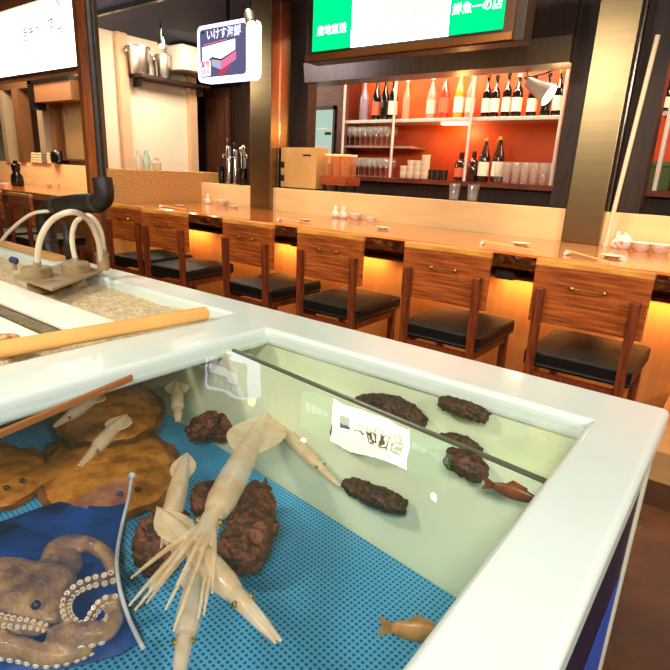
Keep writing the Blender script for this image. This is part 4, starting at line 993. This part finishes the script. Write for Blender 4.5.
# octopus in a blue net bag
oc_m = mat('octopus_skin', (168, 130, 66), .42, col2=(96, 68, 32), scale=22, bump=.35, bscale=70, coat=.15)
su_m = mat('sucker_pale', (216, 196, 160), .35, coat=.3)
OZ = FZ + .040
def oz(px, py, h=0.0): return P(px, py, Z=OZ+h)
oc = thing('octopus', oz(60,600), 'brown octopus with curled suckered arms inside the blue net bag', 'octopus')
oo = oc.location.copy()
me = MB()
qrot = Matrix.Rotation(.35, 3, 'Z')
me.ball(oz(6,596,.015)-oo, (.12,.070,.042), 24, 14, qrot); me.ball(oz(44,590,.018)-oo, (.055,.050,.036), 20, 12)
me.ball(oz(64,566,.015)-oo, (.030,.030,.028), 18, 12); me.ball(oz(-30,606,.015)-oo, (.09,.07,.04), 18, 12)
arms = [([(50,566,.02),(54,550,.025),(68,543,.028),(90,545,.028),(106,555,.025),(113,570,.02),(112,584,.012)], .0175, 0),
        ([(119,574,.040),(106,579,.044),(92,582,.046),(78,588,.048),(68,598,.048),(66,610,.046),(72,621,.042),(86,628,.036)], .0110, 2),
        ([(119,604,.034),(112,600,.038),(102,603,.042),(94,612,.042),(88,622,.038),(80,630,.032)], .0100, 2),
        ([(54,640,.018),(70,636,.028),(90,634,.032),(106,630,.030),(114,620,.028),(114,608,.020)], .0200, 1),
        ([(-24,640,.012),(0,645,.014),(24,650,.016),(46,656,.014),(70,654,.012),(92,646,.012)], .0190, 1),
        ([(-10,618,.040),(12,622,.044),(30,624,.044),(46,628,.038)], .0100, 2)]
sk = MB()
for pts, r, ns in arms:
    sp = hosefit([oz(x,y,h)-oo for x,y,h in pts]); k_ = len(sp)
    me.tube(sp, [r*(1-.40*i/(k_-1)) for i in range(k_)], 12)
ob = me.build('octopus_body', oc_m, oc); fuse(ob, .004, 3); ob.data.materials.clear(); ob.data.materials.append(oc_m)
viewdir = (Vector((0,0,H))-oo).normalized()
for ai, (pts, r, ns) in enumerate(arms):
    if ns == 0: continue
    sp = hosefit([oz(x,y,h)-oo for x,y,h in pts]); k_ = len(sp); acc = 0
    for i in range(2, k_-1):
        acc += (sp[i]-sp[i-1]).length; rr0 = r*(1-.40*i/(k_-1)); sr = rr0*(.52 if ns == 2 else .34)
        if acc > sr*2.0:
            acc = 0; tg_ = (sp[i+1]-sp[i-1]).normalized(); sd = tg_.cross(viewdir).normalized()
            if sd.y > 0: sd = -sd
            for q_ in ((-.62, .62) if ns == 2 else (1.0,)):
                n_v = (viewdir*(.8 if ns == 2 else .45) + sd*q_).normalized()
                sk.lathe([(sr*.7,-sr*.4),(sr,0),(sr*.9,sr*.35),(sr*.5,sr*.35),(sr*.35,.0)], c=sp[i]+n_v*rr0*.95, axis=n_v, n=10, cap=True)
s_o = sk.build('suckers', su_m, oc, smooth='auto'); s_o['kind'] = 'stuff'
MB().ball(oz(36,605,.055)-oo, .007, 12, 8).build('eye', mat('octo_eye', (40,30,20), .2), oc, smooth=True)
# bag
def bagmesh(poly, z, name, m, parent, wob):
    me = MB(); vs_ = [P(x, y, Z=z) for x, y in poly]
    f = me.b.faces.new([me.b.verts.new(v-parent.location) for v in vs_]); bmesh.ops.triangulate(me.b, faces=[f])
    bmesh.ops.subdivide_edges(me.b, edges=me.b.edges[:], cuts=6, use_grid_fill=False)
    for v in me.b.verts: v.co.z += wob*mnoise.noise(v.co*12) + wob*.5*mnoise.noise(v.co*28)
    o = me.build(name, m, parent, smooth=True)
    md = o.modifiers.new('solid', 'SOLIDIFY'); md.thickness = .0012
    return o
bag = thing('net_bag', P(60,600,Z=FZ), 'dark blue mesh bag with a pale seam cord holding the octopus', 'bag')
bagmesh([(-60,545),(10,518),(60,500),(130,472),(124,520),(118,560),(124,595),(142,642),(120,655),(60,668),(-60,690)], FZ+.012, 'bag_back', mat('net_blue', (24, 66, 138), .6, var=.25, scale=14), bag, .006)
bagmesh([(-60,560),(10,530),(60,508),(131,474),(124,520),(118,560),(124,595),(143,642),(120,655),(60,668),(-60,690)], FZ+.115, 'bag_front', sheer('net_sheer', (28, 74, 150), .09, .6, refl=.0), bag, .010)
seam = [P(x,y,Z=FZ+.11) for x,y in ((132,476),(128,500),(121,530),(117,558),(119,584),(128,616),(143,648))]
MB().tube([p-bag.location for p in hosefit(seam)], .0032, 8).build('seam_cord', mat('seam_grey', (168, 172, 176), .6), bag, smooth='auto')
MB().ball(seam[0]-bag.location, .008).build('cord_knot', mat('seam_grey', (168,172,176), .6), bag, smooth=True)
